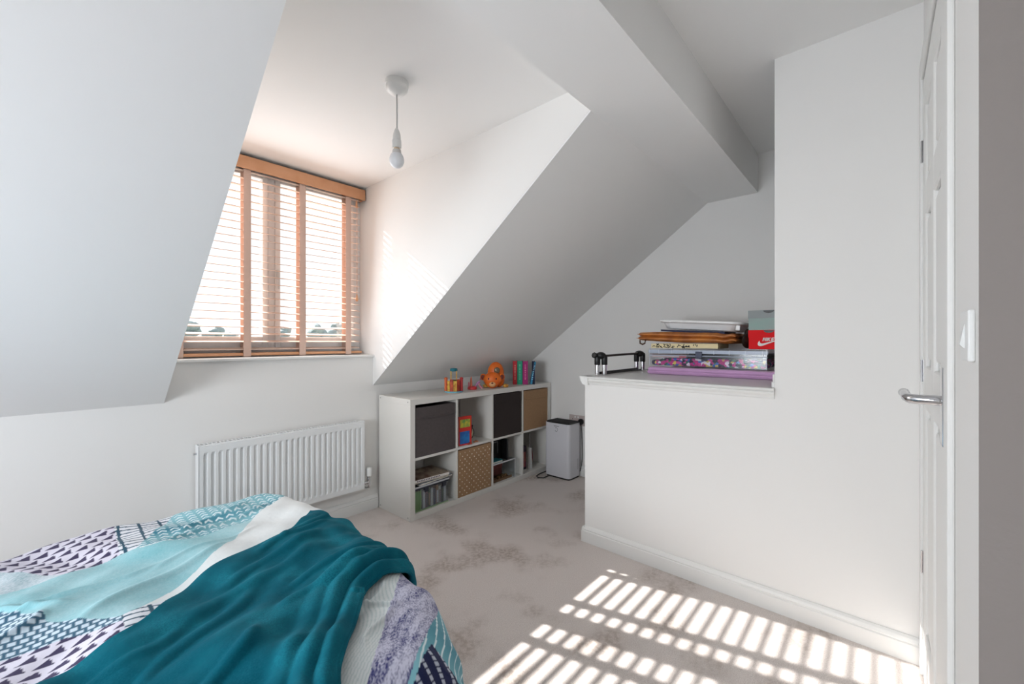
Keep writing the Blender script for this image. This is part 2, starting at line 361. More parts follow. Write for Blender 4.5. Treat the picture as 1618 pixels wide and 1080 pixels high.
mb = MB(); mb.box(1.9905, HX - .0005, DY - .02, -.1, 0, 2.10, .004); struct('trim_7', mb, TRIMP)
mb = MB(); mb.box(1.222, 1.287, DY, -.1, 0, 2.10, .004); struct('trim_8', mb, TRIMP)
mb = MB(); mb.box(1.222, HX - .0005, DY, -.1005, 2.032, 2.0995, .004); struct('trim_9', mb, TRIMP)
mb = MB(); mb.box(1.287, 1.325, DY - .09, DY, 0, 2.035); mb.box(1.9875, HX, -.2, DY - .0202, 0, 2.035); struct('trim_10', mb, TRIMP)
sw = thing('light_switch', 'white plastic light switch on the narrow wall beside the door', 'switch', (1.02, DY, 1.15))
part(sw, 'face_plate', WHITEP, lambda m_: m_.box(.980, 1.060, DY, DY + .009, 1.107, 1.191, .003))
part(sw, 'rocker', WHITEP, lambda m_: m_.prism([(DY + .009, 1.128), (DY + .0145, 1.135), (DY + .0095, 1.168), (DY + .009, 1.168)], 'x', 1.01, 1.03))

# ------------------------------------------------------------------ cube shelving unit
kx0, kx1, ky0, ky1, kz = 1.533, 3.022, 2.218, 2.586, .772
ku = thing('shelving_unit', 'low white cube shelving unit of two rows under the sloped ceiling', 'shelf', ((kx0 + kx1) / 2, (ky0 + ky1) / 2, 0))
T = .038; t = .016; cw = (kx1 - kx0 - 2 * T - 3 * t) / 4; zm = kz / 2
part(ku, 'top_panel', MELA, lambda m_: m_.box(kx0, kx1, ky0, ky1, kz - T, kz, .0015, seg=1))
part(ku, 'bottom_panel', MELA, lambda m_: m_.box(kx0 + T, kx1 - T, ky0, ky1, 0, T, .0015, seg=1))
for a in (kx0, kx1 - T): part(ku, 'side_panel', MELA, lambda m_: m_.box(a, a + T, ky0, ky1, 0, kz - T, .0015, seg=1))
def cell(i, r):
    x0 = kx0 + T + i * (cw + t); return (x0, x0 + cw, T, zm - t / 2) if r == 0 else (x0, x0 + cw, zm + t / 2, kz - T)
for i in range(3):
    x0 = kx0 + T + (i + 1) * cw + i * t
    part(ku, 'divider', MELA, lambda m_: m_.box(x0, x0 + t, ky0 + .001, ky1, T, kz - T, .001, seg=1))
for i in range(4):
    a, b, _, _ = cell(i, 0); part(ku, 'shelf', MELA, lambda m_: m_.box(a, b, ky0 + .001, ky1, zm - t / 2, zm + t / 2, .001, seg=1))
DOT = mat('screw_cover_grey', (150, 148, 145), .5)
for y, z in ((ky0 + .025, kz - .018), (ky1 - .02, kz - .018), (ky0 + .025, .02), (ky1 - .02, .02)):
    part(ku, 'screw_cover', DOT, lambda m_: m_.tube([(kx0 + .001, y, z), (kx0 - .0008, y, z)], .0045, 10))

def storage_box(i, r, label, m, gap=.012, dots=None):
    a, b, c, d = cell(i, r); a += .006; b -= .006; d -= gap; y0, y1 = ky0 + .004, ky0 + .34
    o = thing('storage_box', label, 'storage box', ((a + b) / 2, (y0 + y1) / 2, c), 'fabric boxes in the shelving unit')
    def body(m_):
        th = .004
        m_.box(a, b, y0, y0 + th, c, d, .0015, seg=1); m_.box(a, b, y1 - th, y1, c, d); m_.box(a, a + th, y0 + th, y1 - th, c, d)
        m_.box(b - th, b, y0 + th, y1 - th, c, d); m_.box(a + th, b - th, y0 + th, y1 - th, c, c + th)
    part(o, 'body', m, body)
    part(o, 'folded_handle', m, lambda m_: (m_.box(a + .012, b - .004, y0 - .004, y0 + .001, d - .075, d - .004, .002), m_.box(a + .03, b - .02, y0 - .006, y0 - .003, d - .078, d - .066, .0015)))
    if dots:
        def dd(m_):
            k = 0; z = c + .018
            while z < d - .01:
                x = a + (.014 if k % 2 else .036)
                while x < b - .01:
                    yy = y0 - (.0046 if z > d - .078 and x > a + .012 else .0006)
                    if z > d - .082 and z < d - .062: yy = y0 - .0066
                    m_.tube([(x + random.uniform(-.003, .003), yy - .0004, z), (x, yy + .0012, z)], .0042, 6); x += .045
                z += .0225; k += 1
        part(o, 'printed_dots', dots, dd, kind='stuff')
    return o
storage_box(0, 1, 'charcoal fabric storage box in the upper left cube', mat('charcoal_felt', (86, 78, 78), .9, var=.1, vscale=60, bump=.3, bscale=500), .02)
storage_box(2, 1, 'near-black brown fabric box in the third cube of the upper row', mat('dark_brown_felt', (50, 40, 38), .9, var=.1, vscale=60, bump=.3, bscale=500), .006)
TAN = mat('tan_cardboard', (168, 132, 98), .85, var=.08, vscale=60, bump=.3, bscale=500)
storage_box(3, 1, 'plain tan fabric box in the upper right cube', TAN, .008)
storage_box(1, 0, 'tan box printed with rows of small white dots in the lower row', TAN, .008, mat('dot_print', (244, 234, 214), .8))

def book(label, x0, x1, y0, y1, z0, z1, cm, M=None, spine='front', group=None, cat='book', strip=None):
    """closed book: cover (C of boards and spine) plus page block; spine towards -y ('front') or pages in front"""
    o = thing('book', label, cat, ((x0 + x1) / 2, (y0 + y1) / 2, z0), group)
    flat = (z1 - z0) < (x1 - x0)
    e = .0025
    def cov(m_):
        if flat:
            m_.box(x0, x1, y0, y1, z0, z0 + e, M=M); m_.box(x0, x1, y0, y1, z1 - e, z1, M=M); m_.box(x0, x1, y0, y0 + e, z0 + e, z1 - e, M=M)
        else:
            m_.box(x0, x0 + e, y0, y1, z0, z1, M=M); m_.box(x1 - e, x1, y0, y1, z0, z1, M=M); m_.box(x0 + e, x1 - e, y0, y0 + e, z0, z1, M=M)
    part(o, 'cover', cm, cov)
    PG = PAGES
    part(o, 'pages', PG, lambda m_: m_.box(x0 + e, x1 - (e if not flat else .004), y0 + e, y1 - .004, z0 + (e if flat else .004), z1 - (e if flat else .004), M=M))
    if strip:
        for (a, b, c, d, mm) in strip: part(o, 'spine_print', mm, lambda m_: m_.box(a, b, y0 - .0006, y0 + .0004, c, d, M=M))
    return o
PAGES = mat('paper_pages', (232, 226, 212), .9)
PRW = mat('print_white', (240, 236, 232), .7); PRD = mat('print_dark', (30, 28, 40), .7)
def rotM(c, ang, ax): return Matrix.Translation(Vector(c)) @ Matrix.Rotation(R(ang), 4, ax) @ Matrix.Translation(-Vector(c))

# ---- books and toys on top of the unit
K = kz
def spine_marks(xc, z0, z1, mm):
    out = []; z = z0
    while z < z1:
        h = random.uniform(.006, .014); wv = random.uniform(.003, .006); out.append((xc - wv, xc + wv, z, z + h, mm)); z += h + random.uniform(.003, .008)
    return out
BO = Vector((2.662, 2.352, K)); MB0 = Matrix.Translation(BO) @ Matrix.Rotation(R(-47), 4, 'Z')
def row_book(label, x, wd, hh, cm, lean=0, strip=None, dp=.092):
    M = MB0 @ (rotM((x + wd, .04, 0), lean, 'Y') if lean else Matrix.Identity(4))
    c_ = MB0 @ Vector((x + wd / 2, dp / 2, 0)); e = .0022
    o = thing('book', label, 'book', c_, 'row of bright books on the shelving unit')
    part(o, 'cover', cm, lambda m_: (m_.box(x, x + e, 0, dp, 0, hh, M=M), m_.box(x + wd - e, x + wd, 0, dp, 0, hh, M=M), m_.box(x + e, x + wd - e, 0, e, 0, hh, M=M)))
    part(o, 'pages', PAGES, lambda m_: m_.box(x + e, x + wd - e, e, dp - .004, .003, hh - .004, M=M))
    def marks(m_):
        z = hh * .2
        while z < hh * .85:
            h = random.uniform(.006, .014); wv = random.uniform(.003, .006); m_.box(x + wd / 2 - wv, x + wd / 2 + wv, -.0006, .0004, z, z + h, M=M); z += h + random.uniform(.003, .008)
    part(o, 'spine_print', strip, marks, kind='stuff')
row_book('red hardback standing upright on the shelving unit, left end of its row', 0, .034, .200, mat('cover', (196, 34, 46), .5), 0, mat('foil', (235, 150, 140), .5))
row_book('green hardback standing between the red and the magenta book', .037, .043, .200, mat('cover', (20, 156, 120), .5), 0, mat('foil', (120, 215, 180), .5))
row_book('magenta hardback standing beside the green book', .083, .044, .199, mat('cover', (168, 24, 112), .5), 0, mat('foil', (235, 120, 170), .5))
row_book('thin light blue book leaning against the navy book', .148, .016, .194, mat('cover', (48, 144, 186), .5), 10, mat('foil', (150, 210, 235), .5))
row_book('dark navy hardback at the right end of the row of bright books', .1675, .020, .198, mat('cover', (18, 24, 58), .5), 0, mat('foil', (50, 60, 100), .5))

# toy castle
cx_, cy_ = 1.985, 2.33
ct = thing('toy_castle', 'small colourful card castle with a teal round top on the shelving unit', 'toy', (cx_, cy_, K))
ORG = mat('card_orange_red', (206, 84, 40), .6, rgb2=(150, 40, 30), vscale=45); YEL = mat('card_yellow', (232, 196, 84), .6, rgb2=(190, 120, 50), vscale=60)
TEAL = mat('card_teal', (20, 112, 128), .6); LBL = mat('card_light_blue', (120, 190, 210), .6); MIX = mat('card_print', (120, 140, 60), .7, rgb2=(70, 40, 60), vscale=50)
part(ct, 'base', LBL, lambda m_: m_.lathe([(.066, 0), (.068, .003), (.066, .008)], (cx_, cy_, K), 28))
for k in range(6):
    an = R(200 + k * 28); c0 = (cx_ + .052 * math.cos(an), cy_ + .052 * math.sin(an))
    part(ct, 'wall_panel', [ORG, YEL, ORG, YEL, ORG, mat('card_red', (150, 26, 40), .6)][k], lambda m_: m_.box(c0[0] - .012, c0[0] + .012, c0[1] - .002, c0[1] + .002, K + .008, K + .095 - .01 * (k % 2), .0008, M=Matrix.Translation((c0[0], c0[1], 0)) @ Matrix.Rotation(an + math.pi / 2, 4, 'Z') @ Matrix.Translation((-c0[0], -c0[1], 0))))
for dx in (-.056, .056):
    part(ct, 'turret', mat('card_turret', (184, 40, 44) if dx > 0 else (222, 110, 60), .6), lambda m_: m_.lathe([(.011, .008), (.011, .092), (.013, .093), (.013, .103), (.004, .108)], (cx_ + dx, cy_ - .006, K), 10))
part(ct, 'keep', MIX, lambda m_: m_.box(cx_ - .028, cx_ + .028, cy_ - .02, cy_ + .02, K + .008, K + .088, .003))
for a, b in ((-.02, -.016), (.02, -.016), (-.02, .016), (.02, .016)):
    part(ct, 'tower_post', YEL, lambda m_: m_.box(cx_ + a - .003, cx_ + a + .003, cy_ + b - .003, cy_ + b + .003, K + .088, K + .152))
part(ct, 'tower_roof', TEAL, lambda m_: m_.lathe([(.024, .15), (.027, .153), (.027, .166), (.023, .172)], (cx_, cy_, K), 20), True)
ct.rotation_euler = (0, 0, R(-44))
# little red toy
qx, qy = 2.195, 2.33
rt = thing('toy_playset', 'tiny red round toy stand with pink figures between castle and orange toy', 'toy', (qx, qy, K))
REDP = mat('toy_red', (224, 60, 66), .45); PINK = mat('toy_pink', (222, 130, 150), .5)
part(rt, 'base', REDP, lambda m_: m_.lathe([(.033, 0), (.036, .004), (.034, .02), (.028, .024)], (qx - .02, qy, K), 20), True)
part(rt, 'tower', mat('toy_coral', (222, 120, 92), .5), lambda m_: m_.lathe([(.010, .022), (.009, .06), (.006, .085), (.001, .10)], (qx - .028, qy, K), 12), True)
part(rt, 'tower', PINK, lambda m_: m_.lathe([(.006, .022), (.006, .05), (.001, .06)], (qx - .045, qy - .01, K), 10), True)
part(rt, 'slide', PINK, lambda m_: m_.tube([(qx + .055, qy, K + .008), (qx + .035, qy, K + .03), (qx + .03, qy + .002, K + .055), (qx + .045, qy + .004, K + .085)], .006, 8), True)
part(rt, 'slide', mat('toy_lilac', (176, 120, 170), .5), lambda m_: m_.tube([(qx + .005, qy, K + .02), (qx + .02, qy, K + .05), (qx + .04, qy, K + .062)], .006, 8), True)
rt.rotation_euler = (0, 0, R(-44))
# plain orange toy animal (generic)
ox, oy = 2.392, 2.325
OR1 = mat('toy_orange', (240, 122, 32), .45, rgb2=(226, 100, 24), vscale=18); OR2 = mat('toy_dark_ear', (110, 36, 24), .6); CRM = mat('toy_cream', (226, 172, 120), .5)
ot = thing('toy_animal', 'rounded orange toy animal case with small round ears beside the red toy', 'toy', (ox, oy, K))
part(ot, 'body', OR1, lambda m_: (m_.sphere((ox + .02, oy + .035, K + .110), .066, .045, .092, 28, 18), m_.sphere((ox + .045, oy + .02, K + .055), .045, .045, .055)), True)
hd = part(ot, 'head', OR1, lambda m_: (m_.sphere((ox - .005, oy - .035, K + .067), .072, .048, .058, 28, 18), m_.sphere((ox - .005, oy - .05, K + .035), .048, .04, .035)), True)
for s_ in (-1, 1):
    ear = part(ot, 'ear', OR1, lambda m_: m_.sphere((ox - .005 + s_ * .073, oy - .03, K + .085), .024, .012, .027), True)
    part(ear, 'inner_ear', OR2, lambda m_: m_.sphere((ox - .005 + s_ * .075, oy - .037, K + .085), .016, .008, .02), True)
    part(ot, 'foot', YEL, lambda m_: m_.sphere((ox + .02 + s_ * .08, oy - .01, K + .014), .024, .03, .014), True)
    part(ot, 'eye', PRD, lambda m_: m_.sphere((ox - .005 + s_ * .03, oy - .079, K + .075), .0055, .003, .0065), True)
part(ot, 'muzzle', CRM, lambda m_: m_.sphere((ox - .005, oy - .083, K + .032), .026, .018, .02), True)
part(ot, 'nose', OR2, lambda m_: m_.sphere((ox - .005, oy - .099, K + .042), .009, .005, .006), True)
part(ot, 'clear_window', mat('toy_window', (120, 108, 88), .15), lambda m_: m_.sphere((ox + .03, oy - .006, K + .135), .024, .012, .026), True)

ot.rotation_euler = (0, 0, R(-47))
# ---- open cubes: upper second cube, children's books
a, b, c, d = cell(1, 1)
book('thick red and yellow picture book standing at the left of the open upper cube', a + .004, a + .03, ky0 + .05, ky0 + .26, c, c + .235, mat('cover_pic', (206, 44, 36), .5), M=rotM((a + .004, ky0 + .1, c), 3, 'Y'))
def picbook(label, name, x, ang, hh, cols, y0):
    """front cover faces the camera side, leaning"""
    o = thing('picture_book', label, 'book', (x, y0, c), 'picture books in the open upper cube'); M = rotM((x, y0, c), ang, 'Z')
    part(o, 'cover', cols[0], lambda m_: (m_.box(x, x + .11, y0, y0 + .003, c, c + hh, M=M), m_.box(x, x + .11, y0 + .012, y0 + .015, c, c + hh, M=M), m_.box(x + .107, x + .11, y0 + .003, y0 + .012, c, c + hh, M=M)))
    part(o, 'pages', PAGES, lambda m_: m_.box(x + .002, x + .107, y0 + .003, y0 + .012, c + .003, c + hh - .003, M=M))
    part(o, 'cover_picture', cols[1], lambda m_: m_.box(x + .008, x + .098, y0 - .0008, y0 + .0005, c + hh * .62, c + hh * .9, M=M))
    part(o, 'cover_picture', cols[2], lambda m_: m_.box(x + .006, x + .092, y0 - .0008, y0 + .0005, c + .01, c + hh * .48, M=M))
picbook('red picture book with yellow and blue pictures leaning in the open upper cube', 'p', a + .036, -6, .205,
        (mat('cov_red', (214, 52, 44), .5), mat('pic_yellow', (222, 200, 60), .5, rgb2=(70, 150, 80), vscale=30), mat('pic_blue', (40, 130, 200), .5, rgb2=(40, 90, 170), vscale=30)), ky0 + .03)
book('slim black book leaning right of the red picture book', a + .150, a + .168, ky0 + .06, ky0 + .20, c, c + .13, mat('cover_black', (24, 26, 34), .5), M=rotM((a + .15, ky0 + .1, c), 14, 'Y'))
bag = thing('cream_pouch', 'small cream pouch with dark rim at the back of the open upper cube', 'pouch', (a + .24, ky0 + .16, c))
part(bag, 'body', mat('cream_cloth', (206, 198, 172), .8), lambda m_: m_.sphere((a + .235, ky0 + .15, c + .045), .042, .03, .045), True)
part(bag, 'rim', mat('dark_olive', (80, 80, 66), .7), lambda m_: m_.tube([(a + .235 + .043 * math.cos(q), ky0 + .135, c + .046 + .046 * math.sin(q)) for q in np.linspace(-1.4, 1.9, 14)], .003, 6), True)
for k, (dx, dy, rgb) in enumerate(((.12, .012, (196, 70, 50)), (.20, .03, (190, 120, 80)))):
    o = thing('toy_piece', ('small red plastic piece lying in front of the black book' if k == 0 else 'small tan plastic piece lying in front of the cream pouch'), 'toy', (a + dx, ky0 + dy, c))
    part(o, 'body', mat('piece', rgb, .5), lambda m_: m_.box(a + dx - .02, a + dx + .02, ky0 + dy - .008, ky0 + dy + .008, c, c + .009, .003))
    part(o, 'clip', mat('piece2', tuple(int(v * .8) for v in rgb), .5), lambda m_: m_.lathe([(.007, .009), (.007, .014)], (a + dx, ky0 + dy, c), 10))

# ---- lower left cube: green plastic box and magazines
a, b, c, d = cell(0, 0)
gb = thing('plastic_box', 'green tinted clear plastic box of toy cases in the lower left cube', 'box', ((a + b) / 2, ky0 + .16, c))
GRN = glassy('green_clear_plastic', (.55, .78, .45), .10, .08); CLR = glassy('clear_plastic', (.9, .93, .95), .12, .05)
bx0, bx1, by0, by1, bz1 = a + .006, a + .285, ky0 + .02, ky0 + .30, c + .140
def shell(m_, x0, x1, y0, y1, z0, z1, th):
    m_.box(x0, x1, y0, y0 + th, z0, z1); m_.box(x0, x1, y1 - th, y1, z0, z1); m_.box(x0, x0 + th, y0 + th, y1 - th, z0, z1); m_.box(x1 - th, x1, y0 + th, y1 - th, z0, z1); m_.box(x0 + th, x1 - th, y0 + th, y1 - th, z0, z0 + th)
part(gb, 'body', CLR, lambda m_: shell(m_, bx0, bx1, by0, by1, c + .001, bz1, .003))
part(gb, 'inner_lining', mat('green_solid', (96, 150, 66), .4), lambda m_: (m_.box(bx0 + .004, bx0 + .05, by0 + .005, by0 + .27, c + .005, bz1 - .01), m_.box(bx0 + .05, bx1 - .004, by0 + .2, by0 + .21, c + .005, bz1 - .03)))
part(gb, 'edge', mat('green_edge', (150, 180, 130), .4), lambda m_: (m_.box(bx0, bx1, by0 - .002, by0 + .001, c + .001, c + .006), m_.box(bx0 + .048, bx0 + .052, by0 - .002, by0, c + .002, bz1)))
part(gb, 'rim', mat('dark_clip', (44, 48, 60), .4), lambda m_: (m_.box(bx0 - .002, bx1 + .004, by0 - .004, by1, bz1, bz1 + .012, .002), m_.box(bx0 + .08, bx0 + .11, by0 - .006, by0, bz1 - .025, bz1), m_.box(bx1 - .05, bx1 - .02, by0 - .006, by0, bz1 - .025, bz1)))
ORD = ['first', 'second', 'third', 'fourth', 'fifth', 'sixth', 'seventh', 'eighth', 'ninth', 'rightmost']
cols = [(60, 66, 90), (196, 200, 206), (120, 96, 104), (60, 90, 70), (210, 212, 214), (80, 84, 100), (150, 120, 96), (190, 200, 190)]
for k in range(10):
    x = bx0 + .055 + k * .0218
    o = thing('disc_case', ORD[k] + ' thin case from the left standing inside the green lined box', 'case', (x, by0 + .05, c + .004), 'cases in the green lined box')
    part(o, 'case', mat('case', cols[k % 8], .3), lambda m_: m_.box(x, x + .018, by0 + .012, by0 + .14, c + .004, bz1 - .008 - .012 * (k % 3), .001))
    part(o, 'sleeve', mat('sleeve', cols[(k + 3) % 8], .5), lambda m_: m_.box(x + .003, x + .015, by0 + .0114, by0 + .013, c + .012, bz1 - .045))
z = bz1 + .012
def magazine(label, z, th, dx, dy, ang, cm, spine):
    x0, x1, y0, y1 = bx0 + dx, bx0 + dx + .285, ky0 + .012 + dy, ky0 + .225 + dy; M = rotM(((x0 + x1) / 2, (y0 + y1) / 2, z), ang, 'Z')
    o = thing('magazine', label, 'magazine', ((x0 + x1) / 2, (y0 + y1) / 2, z), 'magazines in the lower left cube')
    part(o, 'cover', cm, lambda m_: (m_.box(x0, x1, y0, y1, z + th - .0012, z + th, M=M), m_.box(x0, x1, y0, y1, z, z + .0012, M=M)))
    part(o, 'pages', spine, lambda m_: m_.box(x0 + .001, x1 - .001, y0 + .001, y1 - .001, z + .0012, z + th - .0012, M=M))
    return o, M, (x0, x1, y0, y1)
magazine('black folder lying on the green tinted box, bottom of the magazines', z, .014, .0, .0, 0, mat('folder_black', (26, 26, 30), .4), mat('folder_grey', (196, 198, 202), .5)); z += .0142
magazine('thin white and blue magazine above the black folder', z, .010, .03, .006, 3, mat('mag_blue', (60, 84, 120), .4, rgb2=(200, 205, 210), vscale=25), PAGES); z += .0102
magazine('white edged magazine in the middle of the pile in the lower left cube', z, .011, .0, .012, -4, mat('mag_dark', (50, 44, 60), .4, rgb2=(150, 130, 120), vscale=22), PAGES); z += .0112
o, M, (x0, x1, y0, y1) = magazine('glossy brown food magazine on top of the pile in the lower left cube', z, .019, -.002, .0, -3, mat('mag_food', (96, 58, 40), .35, rgb2=(176, 160, 140), vscale=26), PRW)
def txt(m_):
    for k in range(14):
        m_.box(x0 + .03 + k * .013, x0 + .038 + k * .013, y0 + .0002, y0 + .0012, z + .005, z + .013, M=M)
part(o, 'spine_print', mat('spine_dark', (80, 70, 84), .6), txt, kind='stuff')

# ---- lower third cube: acrylic shelf with boxes
a, b, c, d = cell(2, 0)
ac = thing('acrylic_riser', 'clear plastic riser shelf standing in the third lower cube', 'riser', (a + .13, ky0 + .1, c))
part(ac, 'shelf', CLR, lambda m_: m_.box(a + .002, a + .262, ky0 + .012, ky0 + .28, c + .150, c + .153))
part(ac, 'edge', mat('acrylic_edge', (206, 208, 210), .3), lambda m_: (m_.box(a + .002, a + .262, ky0 + .008, ky0 + .012, c + .146, c + .156, .001), m_.box(a + .259, a + .262, ky0 + .008, ky0 + .012, c, c + .15)))
for q in (.259, .002): part(ac, 'leg', CLR, lambda m_: m_.box(a + q, a + q + .003, ky0 + .012, ky0 + .28, c, c + .15))
bb_ = thing('game_box', 'black open tray box standing on the clear riser in the third lower cube', 'box', (a + .1, ky0 + .12, c + .153))
part(bb_, 'tray', BLACK, lambda m_: (m_.box(a + .01, a + .195, ky0 + .10, ky0 + .20, c + .153, c + .325, .002), m_.box(a + .185, a + .2, ky0 + .03, ky0 + .10, c + .153, c + .315)))
part(bb_, 'rim', mat('grey_line', (150, 152, 156), .4), lambda m_: (m_.box(a + .02, a + .15, ky0 + .098, ky0 + .1, c + .29, c + .294), m_.box(a + .148, a + .152, ky0 + .098, ky0 + .1, c + .20, c + .294)))
tb = thing('notebook', 'teal notebook lying in front of the black tray box', 'book', (a + .08, ky0 + .06, c + .153))
part(tb, 'cover', mat('teal_cover', (40, 120, 130), .5), lambda m_: (m_.box(a + .006, a + .125, ky0 + .02, ky0 + .095, c + .1535, c + .156), m_.box(a + .006, a + .125, ky0 + .02, ky0 + .095, c + .166, c + .1685)))
part(tb, 'pages', PAGES, lambda m_: m_.box(a + .008, a + .122, ky0 + .021, ky0 + .092, c + .156, c + .166))
rb = thing('game_box', 'dark red box under the clear riser in the third lower cube', 'box', (a + .1, ky0 + .15, c))
MAR = mat('maroon_card', (92, 36, 32), .6)
part(rb, 'base', MAR, lambda m_: m_.box(a + .01, a + .19, ky0 + .09, ky0 + .26, c + .03, c + .10))
part(rb, 'lid', mat('maroon_lid', (104, 40, 34), .6), lambda m_: m_.box(a + .008, a + .192, ky0 + .088, ky0 + .262, c + .08, c + .138, .002))
tr = thing('shallow_tray', 'shallow brown tray of small bits on the floor of the third lower cube', 'tray', (a + .12, ky0 + .12, c))
part(tr, 'tray', mat('brown_tray', (112, 84, 60), .7), lambda m_: (m_.box(a + .012, a + .245, ky0 + .03, ky0 + .27, c + .001, c + .006), m_.box(a + .012, a + .245, ky0 + .03, ky0 + .034, c + .006, c + .02)))
part(tr, 'bits', mat('bits', (176, 140, 90), .6, rgb2=(90, 60, 40), vscale=80), lambda m_: [m_.box(x, x + .012, y, y + .01, c + .006, c + .006 + random.uniform(.006, .02), .001, seg=1) for x, y in [(random.uniform(a + .02, a + .225), random.uniform(ky0 + .036, ky0 + .082)) for _ in range(26)]], kind='stuff')

# ---- lower right cube: games in the dark
a, b, c, d = cell(3, 0)
g1 = thing('board_game', 'dark picture board game box standing in the lower right cube', 'game', (a + .07, ky0 + .1, c))
part(g1, 'box', mat('game_dark', (70, 34, 40), .5, rgb2=(40, 24, 50), vscale=14), lambda m_: m_.box(a + .006, a + .13, ky0 + .08, ky0 + .12, c, c + .20, .001))
part(g1, 'picture', mat('game_pic', (150, 84, 60), .5, rgb2=(120, 50, 90), vscale=35), lambda m_: m_.box(a + .03, a + .125, ky0 + .079, ky0 + .0805, c + .02, c + .15))
g2 = thing('toy_sword', 'white and grey handled toy standing upright beside the dark board game', 'toy', (a + .16, ky0 + .06, c))
part(g2, 'blade', mat('toy_grey', (150, 146, 146), .4), lambda m_: m_.box(a + .15, a + .162, ky0 + .06, ky0 + .066, c + .17, c + .30, .002))
part(g2, 'grip', WHITEP, lambda m_: m_.prism([(a + .148, c), (a + .178, c), (a + .172, c + .09), (a + .168, c + .18), (a + .148, c + .18)], 'y', ky0 + .05, ky0 + .075))
part(g2, 'guard', mat('toy_crimson', (120, 26, 40), .5), lambda m_: m_.sphere((a + .185, ky0 + .07, c + .10), .018, .014, .07), True)

# ------------------------------------------------------------------ dehumidifier
hx0, hx1, hy0, hy1, hz = 2.842, 3.018, 1.900, 2.150, .456
dh = thing('dehumidifier', 'white upright dehumidifier with black top vent in the corner beyond the shelves', 'dehumidifier', ((hx0 + hx1) / 2, (hy0 + hy1) / 2, 0))
def rrect(x0, x1, y0, y1, r, n=6):
    out = []
    for (cx, cy, a0) in ((x1 - r, y1 - r, 0), (x0 + r, y1 - r, 90), (x0 + r, y0 + r, 180), (x1 - r, y0 + r, 270)):
        for k in range(n + 1): t_ = R(a0 + 90 * k / n); out.append((cx + r * math.cos(t_), cy + r * math.sin(t_)))
    return out
part(dh, 'body', mat('dehumidifier_white', (214, 213, 218), .35), lambda m_: m_.prism(rrect(hx0, hx1, hy0, hy1, .028), 'z', .014, hz), True)
part(dh, 'base', BLACK, lambda m_: m_.prism(rrect(hx0 + .006, hx1 - .004, hy0 + .006, hy1 - .006, .03), 'z', 0, .014))
vt = part(dh, 'top_vent', BLACK, lambda m_: m_.prism(rrect(hx0 + .004, hx1 - .004, hy0 + .004, hy1 - .004, .026), 'z', hz, hz + .008))
part(vt, 'vent_slats', mat('vent_slat', (30, 30, 32), .5), lambda m_: [m_.box(hx0 + .02, hx1 - .02, hy0 + .02 + k * .0145, hy0 + .026 + k * .0145, hz + .008, hz + .012) for k in range(15)], kind='stuff')
ym = (hy0 + hy1) / 2
part(dh, 'display_ring', mat('ring_dark', (50, 50, 60), .4), lambda m_: m_.tube([(hx0 - .0005, ym + .004 + .013 * math.cos(q), hz - .052 + .017 * math.sin(q)) for q in np.linspace(.7, 6.0, 24)], .0013, 6))
part(dh, 'brand_lettering', mat('letter_dark', (40, 40, 46), .5), lambda m_: [m_.box(hx0 - .0006, hx0 + .0005, ym - .022 + k * .0075, ym - .017 + k * .0075, hz - .026, hz - .021) for k in range(7)])
part(dh, 'side_slot', BLACK, lambda m_: m_.box(hx1 - .05, hx1 - .046, hy0 - .0005, hy0 + .002, .07, .16))
m_ = MB(); m_.tube([(2.96, 2.16, .03), (2.90, 2.18, .012), (2.82, 2.19, .006), (2.76, 2.175, .006), (2.735, 2.14, .006), (2.76, 2.10, .006), (2.83, 2.10, .008), (2.87, 2.12, .008)], .0045, 8)
tag(m_.build('power_cable', BLACK, smooth=True, origin=(2.8, 2.16, 0)), 'black cable looped on the carpet at the foot of the dehumidifier', 'cable')
# sockets
sk = thing('wall_socket', 'double wall socket above the dehumidifier', 'socket', (G, 1.945, .465))
part(sk, 'face_plate', mat('socket_plate', (196, 182, 178), .4), lambda m_: m_.box(G - .010, G, 1.872, 2.022, .422, .510, .003))
part(sk, 'socket_holes', BLACK, lambda m_: [m_.box(G - .0108, G - .0095, y + s, y + s + .004, z0, z0 + .008) for y in (1.985, 1.91) for s, z0 in ((-.012, .45), (.010, .45), (-.001, .472))])
for y in (1.96, 1.93): part(sk, 'rocker_switch', WHITEP, lambda m_: m_.box(G - .0125, G - .0098, y - .006, y + .006, .486, .502, .001))
pg_ = thing('power_plug', 'black plug in the right half of the double wall socket', 'plug', (G - .02, 1.90, .46))
part(pg_, 'body', BLACK, lambda m_: m_.lathe([(.014, 0), (.024, .004), (.026, .018), (.022, .024)], (0, 0, 0), 16, M=Matrix.Translation((G - .010, 1.895, .462)) @ Matrix.Rotation(R(-90), 4, 'Y')), True)
part(pg_, 'cord', BLACK, lambda m_: m_.tube([(G - .024, 1.895, .45), (G - .018, 1.893, .40), (G - .009, 1.892, .30), (G - .008, 1.892, .14), (G - .023, 1.90, .05), (G - .018, 1.94, .008)], .0035, 8), True)

# ------------------------------------------------------------------ on the stair box
Z0 = .9425
TOPZ = .9385
